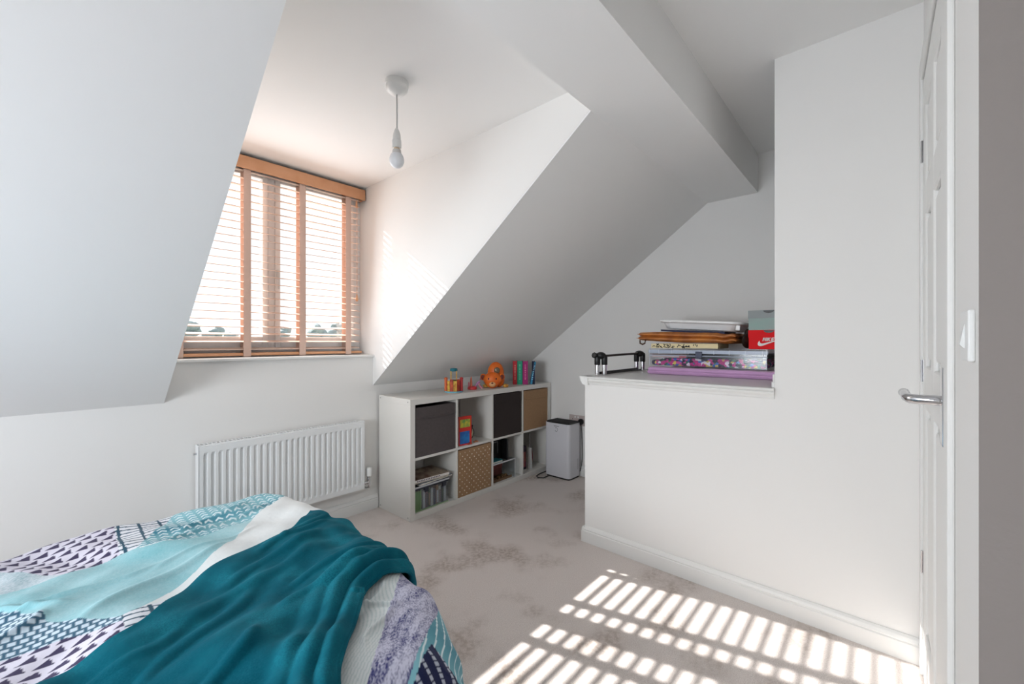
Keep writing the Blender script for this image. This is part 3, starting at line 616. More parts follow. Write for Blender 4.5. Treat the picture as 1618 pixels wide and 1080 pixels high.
# folding frame
fs = thing('folding_frame', 'black and chrome folding metal frame lying on the far corner of the stair box', 'frame', (2.47, 1.255, TOPZ))
for nm, X_ in (('a', 2.205), ('b', 2.735)):
    for (dx, dy) in ((-.012, .016), (.012, -.018)):
        part(fs, 'tube', CHROME, lambda m_: m_.tube([(X_ + dx, 1.250 + dy, .942), (X_ + dx, 1.250 + dy, 1.01)], .0135, 14), True)
        part(fs, 'clamp', BLACK, lambda m_: m_.lathe([(.016, 0), (.0175, .003), (.0175, .045), (.015, .058), (.012, .062)], (X_ + dx, 1.250 + dy, 1.0), 16), True)
    part(fs, 'joint', BLACK, lambda m_: (m_.sphere((X_, 1.250, 1.055), .03, .032, .022), m_.box(X_ - .02, X_ + .02, 1.232, 1.268, 1.035, 1.070, .008)), True)
part(fs, 'knob', BLACK, lambda m_: m_.lathe([(.010, 0), (.017, .004), (.018, .012), (.012, .018)], (0, 0, 0), 8, M=Matrix.Translation((2.178, 1.272, 1.056)) @ Matrix.Rotation(R(-80), 4, 'Y')))
part(fs, 'top_bar', mat('dark_tube', (66, 60, 58), .25, .6), lambda m_: m_.tube([(2.215, 1.25, 1.052), (2.72, 1.25, 1.058)], .0075, 12), True)
part(fs, 'bottom_bar', BLACK, lambda m_: m_.tube([(2.215, 1.262, .951), (2.735, 1.262, .951)], .008, 10), True)
part(fs, 'bottom_bar', BLACK, lambda m_: m_.tube([(2.215, 1.243, .947), (2.745, 1.237, .947)], .0045, 8), True)

SX = 2.50
def soft_box(m_, x0, x1, y0, y1, z0, z1, amp, fr_, nx=40, ny=60, r=.018, seed=0):
    """rounded cloth slab with a wavy outline"""
    bm = m_.bm; g = []
    def P_(u, v, s):
        x = x0 + (x1 - x0) * u; y = y0 + (y1 - y0) * v
        e = min(u * (x1 - x0), (1 - u) * (x1 - x0), v * (y1 - y0), (1 - v) * (y1 - y0))
        k = math.sqrt(max(0, 1 - (1 - min(e / r, 1)) ** 2)); h = (z1 - z0) / 2
        n_ = mnoise.noise(Vector((x * fr_, y * fr_, seed))) * amp
        z = (z0 + z1) / 2 + s * h * k + (n_ * k if s > 0 else 0)
        ew = mnoise.noise(Vector((y * 9, seed, 0))) * .006
        return (x + (ew if u < .5 else 0), y, max(z, z0 + .0003))
    us = sorted(set([0, .01, .02, .04] + list(np.linspace(.07, .93, nx)) + [.96, .98, .99, 1])); vs_ = sorted(set([0, .01, .02] + list(np.linspace(.04, .96, ny)) + [.98, .99, 1]))
    T_ = [[bm.verts.new(P_(u, v, 1)) for v in vs_] for u in us]; B_ = [[bm.verts.new(P_(u, v, -1)) for v in vs_] for u in us]
    for g in (T_, B_):
        for i in range(len(us) - 1):
            for j in range(len(vs_) - 1): bm.faces.new((g[i][j], g[i + 1][j], g[i + 1][j + 1], g[i][j + 1]))
    bmesh.ops.remove_doubles(bm, verts=bm.verts[:], dist=.0004)
LIL = mat('lilac_fleece', (212, 166, 212), .9, sheen=.4, var=.06, vscale=12, bump=.3, bscale=300)
lb = thing('folded_blanket', 'folded lilac fleece blanket under the clear storage box', 'blanket', (2.7, .72, TOPZ))
part(lb, 'fleece', LIL, lambda m_: soft_box(m_, 2.492, 2.95, .354, 1.092, TOPZ, TOPZ + .030, .006, 9), True)
part(lb, 'folded_edge', LIL, lambda m_: soft_box(m_, 2.488, 2.60, .354, 1.085, TOPZ + .020, TOPZ + .044, .005, 14, 14, 60, .012, 4), True)
# clear storage box
CB = glassy('clear_box_plastic', (.97, .98, 1.0), .035, .12)
sx0, sx1, sy0, sy1, sz0, sz1 = 2.535, 2.93, .45, 1.09, TOPZ + .050, 1.098
sb = thing('clear_storage_box', 'long clear plastic storage box full of folded fabric on the lilac blanket', 'storage box', ((sx0 + sx1) / 2, (sy0 + sy1) / 2, sz0))
part(sb, 'body', CB, lambda m_: shell(m_, sx0, sx1, sy0, sy1, sz0, sz1 - .022, .003))
lid = part(sb, 'lid', CB, lambda m_: m_.box(sx0 - .004, sx1 + .004, sy0 - .004, sy1 + .004, sz1 - .006, sz1, .002))
EDG = mat('frosted_edge', (176, 186, 204), .3)
part(sb, 'rim', EDG, lambda m_: (m_.box(sx0 - .006, sx0 - .003, sy0 - .005, sy1 + .005, sz1 - .030, sz1 - .010, .001), m_.box(sx0 - .008, sx0 - .003, sy0 - .005, sy1 + .005, sz1 - .046, sz1 - .042, .001), m_.box(sx0 - .004, sx1, sy1 + .003, sy1 + .006, sz1 - .030, sz1 - .012, .001)))
part(sb, 'corner_rib', mat('bright_edge', (222, 226, 234), .3), lambda m_: [m_.box(sx0 - .0075, sx0 - .0055, y, y + .002, sz1 - .034, sz1 - .002) for y in np.linspace(sy0 + .02, sy1 - .06, 8)] + [m_.box(sx0 - .0065, sx0 - .003, y, y + .003, sz0, sz1 - .002) for y in (sy0, sy1 - .003)])
part(sb, 'latch', mat('latch_navy', (40, 46, 76), .3), lambda m_: m_.box(sx0 - .010, sx0 - .004, .775, .812, sz1 - .056, sz1 - .018, .002))
def floral():
    m = bpy.data.materials.new('floral_cotton'); m.use_nodes = True; nt = m.node_tree; N = nt.nodes; L = nt.links; b_ = N['Principled BSDF']; b_.inputs['Roughness'].default_value = .85
    tc = N.new('ShaderNodeTexCoord'); vo = N.new('ShaderNodeTexVoronoi'); vo.inputs['Scale'].default_value = 62; L.new(tc.outputs['Object'], vo.inputs['Vector'])
    sp = N.new('ShaderNodeSeparateColor'); L.new(vo.outputs['Color'], sp.inputs[0]); cr = N.new('ShaderNodeValToRGB'); L.new(sp.outputs[0], cr.inputs[0]); cr.color_ramp.interpolation = 'CONSTANT'
    e = cr.color_ramp.elements; stops = [(0, (30, 26, 60)), (.2, (196, 40, 130)), (.38, (240, 226, 236)), (.5, (60, 110, 190)), (.6, (226, 196, 90)), (.68, (40, 110, 80)), (.76, (210, 70, 150)), (.88, (36, 30, 70))]
    e[0].position = 0; e[0].color = (*lin(stops[0][1]), 1); e[1].position = stops[1][0]; e[1].color = (*lin(stops[1][1]), 1)
    for p_, c_ in stops[2:]: x = e.new(p_); x.color = (*lin(c_), 1)
    L.new(cr.outputs[0], b_.inputs['Base Color']); return m
FL = floral()
fb = thing('folded_fabric', 'folded floral pink and navy fabric inside the clear storage box', 'fabric', (2.7, .77, sz0 + .003))
part(fb, 'lower_layer', FL, lambda m_: soft_box(m_, sx0 + .004, sx1 - .01, sy0 + .006, sy1 - .008, sz0 + .003, sz0 + .036, .004, 20, 20, 50, .014, 2), True)
part(fb, 'upper_layer', FL, lambda m_: soft_box(m_, sx0 + .006, sx1 - .02, sy0 + .006, sy1 - .07, sz0 + .034, sz0 + .050, .004, 24, 20, 50, .01, 5), True)
fb = thing('folded_fabric', 'black folded cloth on the floral fabric inside the clear storage box', 'fabric', (2.7, .62, sz0 + .052))
part(fb, 'cloth', mat('black_cloth', (22, 24, 34), .8), lambda m_: soft_box(m_, sx0 + .006, sx1 - .05, sy0 + .01, .86, sz0 + .053, sz0 + .08, .003, 16, 14, 30, .01, 6), True)
part(fb, 'turned_edge', mat('charcoal_cloth', (40, 42, 52), .8), lambda m_: m_.box(sx0 + .0055, sx0 + .02, .5, .80, sz0 + .060, sz0 + .066, .002))
fb = thing('card_packet', 'flat pinkish card packet at the far end inside the clear storage box', 'packet', (2.65, .97, sz0 + .052))
part(fb, 'packet', mat('packet_cream', (214, 190, 186), .6), lambda m_: m_.box(sx0 + .006, sx0 + .2, .868, 1.078, sz0 + .053, sz0 + .070, .002))
part(fb, 'end_flap', mat('packet_pink', (210, 96, 110), .6), lambda m_: (m_.box(sx0 + .005, sx0 + .19, .869, .91, sz0 + .0535, sz0 + .0695, .002), m_.box(sx0 + .02, sx0 + .10, 1.076, 1.082, sz0 + .053, sz0 + .072, .001)))
# cream floral box
z = 1.0985
cb = thing('flat_card_box', 'flat cream box with black floral print on the clear storage box', 'box', (2.66, .88, z))
part(cb, 'base', mat('cream_card', (238, 222, 176), .7), lambda m_: m_.box(2.538, 2.76, .692, 1.082, z, z + .028, .001))
PB = mat('black_ink', (26, 24, 24), .6)
def flo(m_):
    random.seed(3)
    for k in range(46):
        y = random.uniform(.80, 1.078); zz = z + random.uniform(.004, .023); l = random.uniform(.006, .016)
        m_.box(2.5372, 2.5385, y - l / 2, y + l / 2, zz - .0022, zz + .0022, M=rotM((2.5378, y, zz), random.uniform(-80, 80), 'X'))
part(cb, 'printed_flowers', PB, flo, kind='stuff')
# brown folded bag
bgm = mat('tan_leather', (206, 128, 56), .55, rgb2=(168, 96, 42), vscale=16, bump=.2, bscale=80)
fbag = thing('folded_bag', 'tan brown leather bag folded flat on the cream floral box', 'bag', (2.7, .87, z + .028))
def bagl(m_, dz0, dz1, y0, y1, x0, amp, sd):
    bm = m_.bm; nu, nv = 14, 44; T_ = []; B_ = []
    for i in range(nu + 1):
        rt_, rb_ = [], []
        for j in range(nv + 1):
            u = i / nu; v = j / nv; y = y0 + (y1 - y0) * v; x = x0 + .30 * u
            pin = max(0, math.sin(math.pi * min(1, max(0, v)))) ** .2 * (min(1, u / .05 + .15) if u < .06 else 1)
            zc = z + .028 + dz0 + (dz1 - dz0) * v; th = .0172 * pin + .001
            wv = amp * mnoise.noise(Vector((u * 2 + sd, v * 5, sd))) + (.006 * math.sin(v * 40 + u * 6) * max(0, .25 - v) / .25)
            rt_.append(bm.verts.new((x + .004 * math.sin(v * 22), y, zc + th + wv))); rb_.append(bm.verts.new((x + .004 * math.sin(v * 22), y, zc - th + wv)))
        T_.append(rt_); B_.append(rb_)
    for g in (T_, B_):
        for i in range(nu):
            for j in range(nv): bm.faces.new((g[i][j], g[i + 1][j], g[i + 1][j + 1], g[i][j + 1]))
    for i in range(nu):
        bm.faces.new((T_[i][0], T_[i + 1][0], B_[i + 1][0], B_[i][0])); bm.faces.new((T_[i][nv], B_[i][nv], B_[i + 1][nv], T_[i + 1][nv]))
    for j in range(nv):
        bm.faces.new((T_[0][j], B_[0][j], B_[0][j + 1], T_[0][j + 1])); bm.faces.new((T_[nu][j], T_[nu][j + 1], B_[nu][j + 1], B_[nu][j]))
part(fbag, 'lower_side', bgm, lambda m_: bagl(m_, .0165, .034, .595, 1.172, 2.52, .003, 1), True)
part(fbag, 'upper_side', bgm, lambda m_: bagl(m_, .040, .060, .600, 1.170, 2.525, .004, 5), True)
part(fbag, 'handle', mat('bag_handle', (84, 52, 30), .5), lambda m_: m_.tube([(2.535, 1.155, z + .048), (2.53, 1.152, z + .030), (2.53, 1.135, z + .022), (2.53, 1.12, z + .030), (2.535, 1.118, z + .048)], .005, 8), True)
# dark fringe at right of the bag
# white tray
tz = z + .095
tm = mat('tray_white', (246, 244, 242), .35)
ty = thing('plastic_tray', 'white plastic tray with rounded rim on top of the folded tan bag', 'tray', (2.7, .81, tz))
MT = rotM((2.7, .60, tz), 3.6, 'X')
def trayb(m_):
    bm = m_.bm
    def ring(ins, zz, r): return [bm.verts.new(MT @ Vector((x, y, zz))) for x, y in rrect(2.545 + ins, 2.86 - ins, .572 + ins, 1.052 - ins, r, 6)]
    prof = [(.048, tz, .03), (.038, tz + .004, .04), (.022, tz + .036, .05), (.004, tz + .040, .055), (0, tz + .044, .06), (0, tz + .052, .06), (.006, tz + .056, .055), (.02, tz + .054, .05), (.040, tz + .010, .04)]
    rs = [ring(*p_) for p_ in prof]
    for r0, r1 in zip(rs, rs[1:]):
        for i in range(len(r0)): bm.faces.new((r0[i], r0[(i + 1) % len(r0)], r1[(i + 1) % len(r0)], r1[i]))
    bm.faces.new(rs[0]); bm.faces.new(rs[-1])
part(ty, 'tray', tm, trayb, True)
part(ty, 'side_clip', tm, lambda m_: m_.box(2.556, 2.566, .585, .607, tz + .008, tz + .036, .003, M=MT))
nb = thing('navy_folder', 'flat navy folder between the white tray and the tan bag', 'folder', (2.7, .85, tz - .012))
MN = rotM((2.7, .62, tz - .012), 3.0, 'X')
part(nb, 'cover', mat('navy_vinyl', (34, 40, 84), .5), lambda m_: (m_.box(2.55, 2.80, .66, 1.028, tz - .012, tz - .0095, M=MN), m_.box(2.55, 2.80, .66, 1.028, tz - .003, tz - .0005, M=MN)))
part(nb, 'sheets', mat('navy_sheets', (26, 30, 60), .7), lambda m_: m_.box(2.552, 2.79, .662, 1.026, tz - .0095, tz - .003, M=MN))
bk = thing('black_pouch', 'crumpled black pouch tucked behind the tan bag next to the red shoe box', 'pouch', (2.72, .59, z))
part(bk, 'body', mat('black_nylon', (26, 20, 18), .6, rgb2=(60, 40, 28), vscale=20), lambda m_: (m_.sphere((2.65, .566, z + .045), .09, .024, .044), m_.sphere((2.68, .566, z + .085), .05, .022, .03)), True)
part(bk, 'flap', mat('black_strap', (18, 16, 18), .5), lambda m_: m_.box(2.66, 2.675, .548, .566, z + .07, z + .118, .004))

# shoe boxes
def shoe_box(label, x0, z0_, m1, m2, hh, yl=.345, yr=.538):
    o = thing('shoe_box', label, 'shoe box', (x0 + .15, (yl + yr) / 2, z0_), 'shoe boxes beside the tall wall')
    part(o, 'base', m1, lambda m_: shell(m_, x0 + .002, x0 + .31, yl + .002, yr - .002, z0_, z0_ + hh - .01, .002))
    ld = hh * .40; yc = (yl + yr) / 2
    def lid_(m_):
        pts = [(yl, z0_ + hh - ld), (yr, z0_ + hh - ld), (yr, z0_ + hh)]
        r_ = .026
        for k in range(9): q = math.pi * k / 8; pts.append((yc + r_ * math.cos(q), z0_ + hh - r_ * .62 * math.sin(q)))
        pts.append((yl, z0_ + hh))
        m_.prism(pts, 'x', x0 - .001, x0 + .0015)
        m_.box(x0 + .310, x0 + .312, yl, yr, z0_ + hh - ld, z0_ + hh); m_.box(x0 + .0015, x0 + .31, yr - .0018, yr, z0_ + hh - ld, z0_ + hh); m_.box(x0 + .0015, x0 + .31, yl, yl + .0018, z0_ + hh - ld, z0_ + hh)
        m_.box(x0 + .0015, x0 + .31, yl + .0018, yr - .0018, z0_ + hh - .002, z0_ + hh)
    part(o, 'lid', m2, lid_)
    part(o, 'finger_hole', BLACK, lambda m_: m_.box(x0 + .0016, x0 + .0024, yc - .03, yc + .03, z0_ + hh - .02, z0_ + hh - .002))
    return o
RED = mat('red_card', (230, 6, 18), .5, spec=.15)
so = shoe_box('red shoe box with a white swoosh on its end, lower of the two shoe boxes', 2.532, 1.0985, RED, RED, .102)
shoe_box('pale grey shoe box with dark finger hole on top of the red one', 2.528, 1.201, mat('grey_green_card', (158, 170, 166), .6, rgb2=(150, 176, 168), vscale=12), mat('grey_card', (150, 156, 156), .6), .104)
# swoosh and lettering on the red box end, facing -x
def on_end(pts, m_, x=2.529):
    """pts in (right, up) metres as seen from the front; right = -y"""
    vs = [m_.bm.verts.new((x, .455 - p[0], 1.118 + p[1])) for p in pts]; vs2 = [m_.bm.verts.new((x + .0007, v.co.y, v.co.z)) for v in vs]
    m_.bm.faces.new(vs); m_.bm.faces.new(vs2[::-1])
    for i in range(len(vs)): m_.bm.faces.new((vs[i], vs2[i], vs2[(i + 1) % len(vs)], vs[(i + 1) % len(vs)]))
def swoosh(m_):
    up = [(-.030, .026), (-.036, .016), (-.0375, .008), (-.035, .002), (-.028, -.003), (-.018, -.003), (0, .003), (.06, .029)]
    lo = [(.06, .029), (.0, .0115), (-.012, .0085), (-.021, .0085), (-.0265, .012), (-.028, .018)]
    a_ = [(-.030, .026), (-.035, .018), (-.038, .010), (-.037, .003), (-.032, -.002), (-.024, -.0035), (-.014, -.001), (.0, .005), (.06, .030)]
    b_ = [(-.0, .0145), (-.012, .0115), (-.020, .011), (-.0255, .0135), (-.0275, .019)]
    on_end(a_ + b_, m_)
part(so, 'swoosh', PRW, swoosh)
def letters(m_):
    h = .0185; zb = .0235; sl = .25
    def st(pts): on_end([(p[0] + sl * (p[1]), zb + p[1]) for p in pts], m_)
    x = -.016; wv = .0042
    def N_(x): st([(x, 0), (x + wv, 0), (x + wv, h), (x, h)]); st([(x + wv * .3, h), (x + wv * 1.3, h), (x + .0125, 0), (x + .0115, 0)]); st([(x + .0105, 0), (x + .0105 + wv * .9, 0), (x + .0105 + wv * .9, h), (x + .0105, h)])
    def I_(x): st([(x, 0), (x + wv, 0), (x + wv, h), (x, h)])
    def K_(x): I_(x); st([(x + wv, h * .45), (x + wv + .009, h), (x + wv + .004, h), (x + wv, h * .7)]); st([(x + wv, h * .62), (x + wv * 1.2, h * .7), (x + wv + .010, 0), (x + wv + .005, 0)])
    def E_(x):
        I_(x)
        for q in (0, .4, .8): st([(x + wv, h * q), (x + .012, h * q), (x + .012, h * (q + .2)), (x + wv, h * (q + .2))])
    N_(x); I_(x + .0165); K_(x + .0225); E_(x + .0385)
part(so, 'lettering', PRW, letters)

# ------------------------------------------------------------------ bed, duvet, blanket
UM, V0, V1, RR, TOP = .56, .74, 1.85, .14, .49
BV = [.5, .68, .8, .95, 1.15, 1.35, 1.55, 1.7, 1.85, 2.1]; BX = [-.10, -.07, -.02, .05, .045, .07, .085, .10, .07, .04]
BU = [-1, -.3, -.1, .1, .35, .6, .8]; BY = [0, 0, .07, .13, .13, .08, .07]
sn = np.sin
def duvet_pt(u, v, lift=0.):
    u = np.asarray(u, float); v = np.asarray(v, float)
    um = UM + np.interp(v, BV, BX); v1 = V1 + np.interp(u, BU, BY)
    qu = np.minimum(u, um); qv = np.clip(v, V0, v1); du = u - qu; dv = v - qv; d = np.hypot(du, dv) + 1e-9; nu, nv = du / d, dv / d
    a = np.minimum(d / RR, np.pi / 2); hang = np.maximum(0, d - RR * np.pi / 2); edge = np.clip(d / .2, 0, 1)
    w = .011 * sn(5.1 * u + 2.3 * sn(2.1 * v) + 1.0) * sn(6.3 * v - 1.3 * u) + .007 * sn(13 * u + 9 * v + 2 * sn(4 * u)) + .006 * sn(-9 * u + 17 * v + 1.7 * sn(5 * v + 1))
    w = w + .0035 * sn(31 * u + 12 * v + 3 * sn(7 * v)) + .0025 * sn(23 * u - 37 * v + 2.5 * sn(9 * u))
    along = np.where(np.abs(nu) > np.abs(nv), v, u); ang = np.arctan2(nv, nu)
    fold = .018 * sn(17 * along + 5 * ang + 1) * edge + .02 * sn(6 * ang + 9 * along) * edge
    rr = RR + lift; off = rr * np.sin(a) + .10 * hang + fold * np.clip(hang / .15 + .15, 0, 1)
    x = qu + nu * off; y = qv + nv * off; z = TOP - RR + rr * np.cos(a) - hang + w * (1 - .6 * edge)
    return x, y, np.maximum(z, .012)
def ridge(u, v, p0, p1, wd, amp):
    """sharp little crease along a segment"""
    (x0, y0), (x1, y1) = p0, p1; dx, dy = x1 - x0, y1 - y0; l = math.hypot(dx, dy)
    t_ = ((u - x0) * dx + (v - y0) * dy) / l / l; s = ((u - x0) * dy - (v - y0) * dx) / l + .012 * sn(t_ * 6)
    return amp * np.exp(-(s / wd) ** 2) * np.exp(-(np.maximum(0, np.abs(t_ - .5) - .35) / .12) ** 2)
def grid_mesh(name, X, Y, Z, m, parent=None, cols=None, **props):
    nr, nc = X.shape; co = np.stack([X, Y, Z], -1).reshape(-1, 3).astype(np.float32)
    idx = np.arange(nr * nc).reshape(nr, nc); q = np.stack([idx[:-1, :-1], idx[:-1, 1:], idx[1:, 1:], idx[1:, :-1]], -1).reshape(-1, 4)
    me = bpy.data.meshes.new(name); me.vertices.add(len(co)); me.vertices.foreach_set('co', co.ravel())
    me.loops.add(q.size); me.loops.foreach_set('vertex_index', q.ravel().astype(np.int32)); me.polygons.add(len(q))
    me.polygons.foreach_set('loop_start', np.arange(0, q.size, 4, dtype=np.int32)); me.polygons.foreach_set('loop_total', np.full(len(q), 4, np.int32))
    me.update(calc_edges=True); me.polygons.foreach_set('use_smooth', [True] * len(q))
    if cols is not None:
        at = me.color_attributes.new('weave', 'FLOAT_COLOR', 'POINT'); at.data.foreach_set('color', np.concatenate([cols.reshape(-1, 3), np.ones((nr * nc, 1))], 1).astype(np.float32).ravel())
    me.materials.append(m); o = bpy.data.objects.new(name, me); COL.objects.link(o)
    if parent is not None: place(o, parent)
    for k, v in props.items(): o[k] = v
    return o

bed = thing('bed', 'low bed beneath the patchwork duvet, mostly hidden by it', 'bed', (-.4, 1.3, 0))
part(bed, 'base', mat('divan_fabric', (150, 150, 152), .9), lambda m_: m_.box(-1.7, .55, .80, 1.85, .05, .20, .02))
part(bed, 'mattress', mat('mattress_cloth', (225, 224, 220), .9), lambda m_: m_.box(-1.7, .56, .79, 1.86, .20, .40, .05, seg=4))
for x in (-1.6, .45):
    for y in (.88, 1.77): part(bed, 'leg', BLACK, lambda m_: m_.lathe([(.02, 0), (.024, .05)], (x, y, 0), 12))

def inpoly(u, v, poly):
    r = np.zeros(u.shape, bool); n = len(poly)
    for i in range(n):
        x0, y0 = poly[i]; x1, y1 = poly[(i + 1) % n]
        if y0 == y1: continue
        r ^= ((y0 > v) != (y1 > v)) & (u < (x1 - x0) * (v - y0) / (y1 - y0) + x0)
    return r
def fbm(u, v, s, sd=0):
    f = np.zeros_like(u); a_ = 1.
    rng = np.random.RandomState(sd)
    for k in range(4):
        for _ in range(3):
            th = rng.uniform(0, 6.28); ph = rng.uniform(0, 6.28); f += a_ * np.sin((u * math.cos(th) + v * math.sin(th)) * s * (1.9 ** k) + ph + 1.3 * np.sin(v * s * .7 * 1.7 ** k + ph))
        a_ *= .6
    return f / 6.5
def duvet_colors(u, v):
    L_ = lambda *c: np.array(lin(c)); C = np.empty(u.shape + (3,)); rng = np.random.RandomState(1)
    f1 = fbm(u, v, 14, 2)[..., None]; grain = rng.rand(*u.shape)[..., None]
    uw = u + .003 * sn(v * 17 + u * 9); vw = v + .003 * sn(v * 21 + u * 5)
    white = L_(226, 230, 230) * (1 + 0 * f1)
    C[:] = white
    def put(mask, col): C[mask] = np.broadcast_to(col, C.shape)[mask]
    def tri(ww, hh, uu, vv):
        row = np.floor(vv / hh); fx = np.mod(uu / ww + .37 * row, 1); fy = np.mod(vv / hh, 1)
        d_ = (fy < fx * .98 - .02) & (fx < .92) & (fy > .04)
        return np.where(d_[..., None], L_(62, 54, 88), L_(222, 218, 232))
    def lad(uu, vv):
        d_ = (np.mod(uu / .055, 1) < .15) | (np.mod(vv / .026 + .22 * np.sin(uu * 38), 1) < .26)
        return np.where(d_[..., None], L_(26, 74, 96), L_(228, 230, 236))
    aqua = L_(112, 180, 190) + (L_(182, 214, 220) - L_(112, 180, 190)) * np.clip(.5 + .55 * f1 + .25 * (grain - .5), 0, 1)
    # regions
    far = (u > .76)
    put(inpoly(u, v, [(-1.8, 1.66), (-.075, 1.685), (-.01, 1.695), (.035, 1.71), (.215, 1.80), (.2, 1.74), (.315, 1.70), (.525, 1.77), (.46, 1.665), (.37, 1.545), (.155, 1.34), (.12, 1.325), (.005, 1.425), (0, 1.46), (-.07, 1.57), (-1.8, 1.57)]), aqua)
    put(inpoly(u, v, [(-1.8, 3), (-1.8, 1.83), (-.08, 1.83), (.035, 1.71), (.155, 1.75), (.165, 2.05), (.17, 3)]), tri(.036, .036, uw, vw))
    put(inpoly(u, v, [(.17, 3), (.165, 2.05), (.155, 1.75), (.20, 1.75), (.34, 2.05), (.36, 3)]), lad(uw, vw))
    ch = np.mod((vw + np.abs(np.mod(uw / .032, 1) - .5) * .03) / .022, 1) < .36; ch &= np.abs(np.mod(uw / .032, 1) - .5) < .36
    base = L_(36, 120, 142) + (L_(140, 192, 202) - L_(36, 120, 142)) * np.clip(.62 + .6 * fbm(u * .3, v, 30, 5)[..., None] - .2 * (np.abs(v - 1.83) < .03)[..., None], 0, 1)
    put(inpoly(u, v, [(.36, 3), (.34, 2.05), (.195, 1.75), (.315, 1.70), (.525, 1.77), (.60, 1.83), (.70, 1.90), (.80, 3)]), np.where(ch[..., None], L_(214, 230, 234), base))
    mt = L_(150, 180, 190) + (L_(222, 228, 234) - L_(150, 180, 190)) * np.clip(.5 + .5 * fbm(u, v * .3, 60, 3)[..., None] + .6 * (grain - .5), 0, 1)
    put(inpoly(u, v, [(-1.8, 1.83), (-.08, 1.83), (.035, 1.71), (-.01, 1.695), (-.075, 1.685), (-1.8, 1.66)]), mt)
    kn = (np.mod(uw / .018 + .5 * np.floor(vw / .016), 1) < .70) & (np.mod(vw / .016, 1) < .66)
    put(inpoly(u, v, [(-1.8, 1.57), (-.07, 1.57), (0, 1.46), (.005, 1.425), (.12, 1.325), (.12, 1.29), (.035, 1.33), (-.06, 1.335), (-1.8, 1.31)]), np.where(kn[..., None], L_(206, 222, 234), L_(62, 100, 124)))
    put(inpoly(u, v, [(.12, 1.325), (.155, 1.34), (.285, 1.37), (.42, 1.30), (.17, 1.10), (.12, 1.10)]), lad(uw, vw))
    put(inpoly(u, v, [(-1.8, 1.31), (-.06, 1.335), (.035, 1.33), (.12, 1.29), (.12, 1.15), (.17, .1), (-1.8, .1)]), tri(.038, .030, uw + .3 * vw, vw))
    # foot end
    s_ = (u - .40) * .745 - (v - .715) * .66       # across the strips (grey | denim | teal)
    low = (v < 1.12) & (u > .17)
    gs = np.mod((u * .75 - v * .66 + .02 * sn(v * 20)) / .008, 1) < .35
    put(low & (s_ < .0), np.where(gs[..., None], L_(200, 212, 212), L_(222, 228, 228)))
    dn = L_(64, 66, 124) + (L_(212, 212, 230) - L_(64, 66, 124)) * np.clip(.60 + .85 * fbm(u * .66 - v * .75, (u * .75 + v * .66) * .2, 150, 8)[..., None] + .9 * (grain - .5), 0, 1)
    put(low & (s_ >= 0) & (s_ < .07 + .27 * (v - .67)), dn)
    ln = np.mod((s_ + .006 * sn(v * 14)) / .022, 1) < .17
    tl = L_(28, 120, 142) + (L_(140, 200, 212) - L_(28, 120, 142)) * np.clip(.6 + .7 * fbm(u, v, 9, 9)[..., None], 0, 1)
    tl = np.where(ln[..., None], L_(225, 240, 242), tl)
    put((low & (s_ >= .07 + .27 * (v - .67))) | (u > .80) | ((v > 1.1) & (u > .78)), tl)
    put(inpoly(u, v, [(.565, .735), (.52, .705), (.455, .66), (.40, .56), (.62, .50), (.585, .67)]), np.where(((np.mod(u / .03, 1) < .25) & (np.mod(v / .012, 1) < .6))[..., None], L_(190, 196, 210), L_(24, 32, 74)))
    return C
def duvet_mat():
    m = bpy.data.materials.new('printed_cotton'); m.use_nodes = True; nt = m.node_tree; N = nt.nodes; L = nt.links; b_ = N['Principled BSDF']
    b_.inputs['Roughness'].default_value = .85; b_.inputs['Sheen Weight'].default_value = .1; b_.inputs['Specular IOR Level'].default_value = .2
    at = N.new('ShaderNodeVertexColor'); at.layer_name = 'weave'; L.new(at.outputs[0], b_.inputs['Base Color'])
    tc = N.new('ShaderNodeTexCoord'); n = N.new('ShaderNodeTexNoise'); n.inputs['Scale'].default_value = 700; L.new(tc.outputs['Object'], n.inputs['Vector'])
    n2 = N.new('ShaderNodeTexNoise'); n2.inputs['Scale'].default_value = 22; n2.inputs['Detail'].default_value = 5; L.new(tc.outputs['Object'], n2.inputs['Vector'])
    b1 = N.new('ShaderNodeBump'); b1.inputs['Strength'].default_value = .25; b1.inputs['Distance'].default_value = .012; L.new(n2.outputs['Fac'], b1.inputs['Height'])
    bp = N.new('ShaderNodeBump'); bp.inputs['Strength'].default_value = .3; bp.inputs['Distance'].default_value = .001; L.new(n.outputs['Fac'], bp.inputs['Height']); L.new(b1.outputs[0], bp.inputs['Normal']); L.new(bp.outputs[0], b_.inputs['Normal']); return m
us = np.concatenate([np.arange(-1.7, -.2, .009), np.arange(-.2, 1.06, .003)]); vs = np.concatenate([np.arange(.28, .55, .008), np.arange(.55, 2.15, .003), np.arange(2.15, 2.42, .008)])
U_, V_ = np.meshgrid(us, vs)
CR = [((-.1, 1.50), (.25, 1.60), .012, .010), ((.05, 1.38), (.40, 1.60), .014, .009), ((.25, 1.72), (.60, 1.86), .012, .012), ((.3, 1.80), (.55, 1.93), .012, .010), ((-.15, 1.62), (.05, 1.50), .010, .008),
      ((.50, .98), (.60, .90), .008, .012), ((.44, .80), (.56, .90), .007, .010), ((.62, 1.02), (.50, .93), .009, .008), ((0, 1.48), (-.1, 1.36), .010, .012), ((.2, 1.55), (.5, 1.68), .010, .007)]
X_, Y_, Z_ = duvet_pt(U_, V_)
for c_ in CR: Z_ = Z_ + ridge(U_, V_, *c_)
dv = thing('duvet', 'patchwork print duvet in teal, white, navy triangles and denim stripes on the bed', 'duvet', (-.4, 1.3, .45))
grid_mesh('duvet_cover', X_, Y_, Z_, duvet_mat(), dv, duvet_colors(U_, V_))

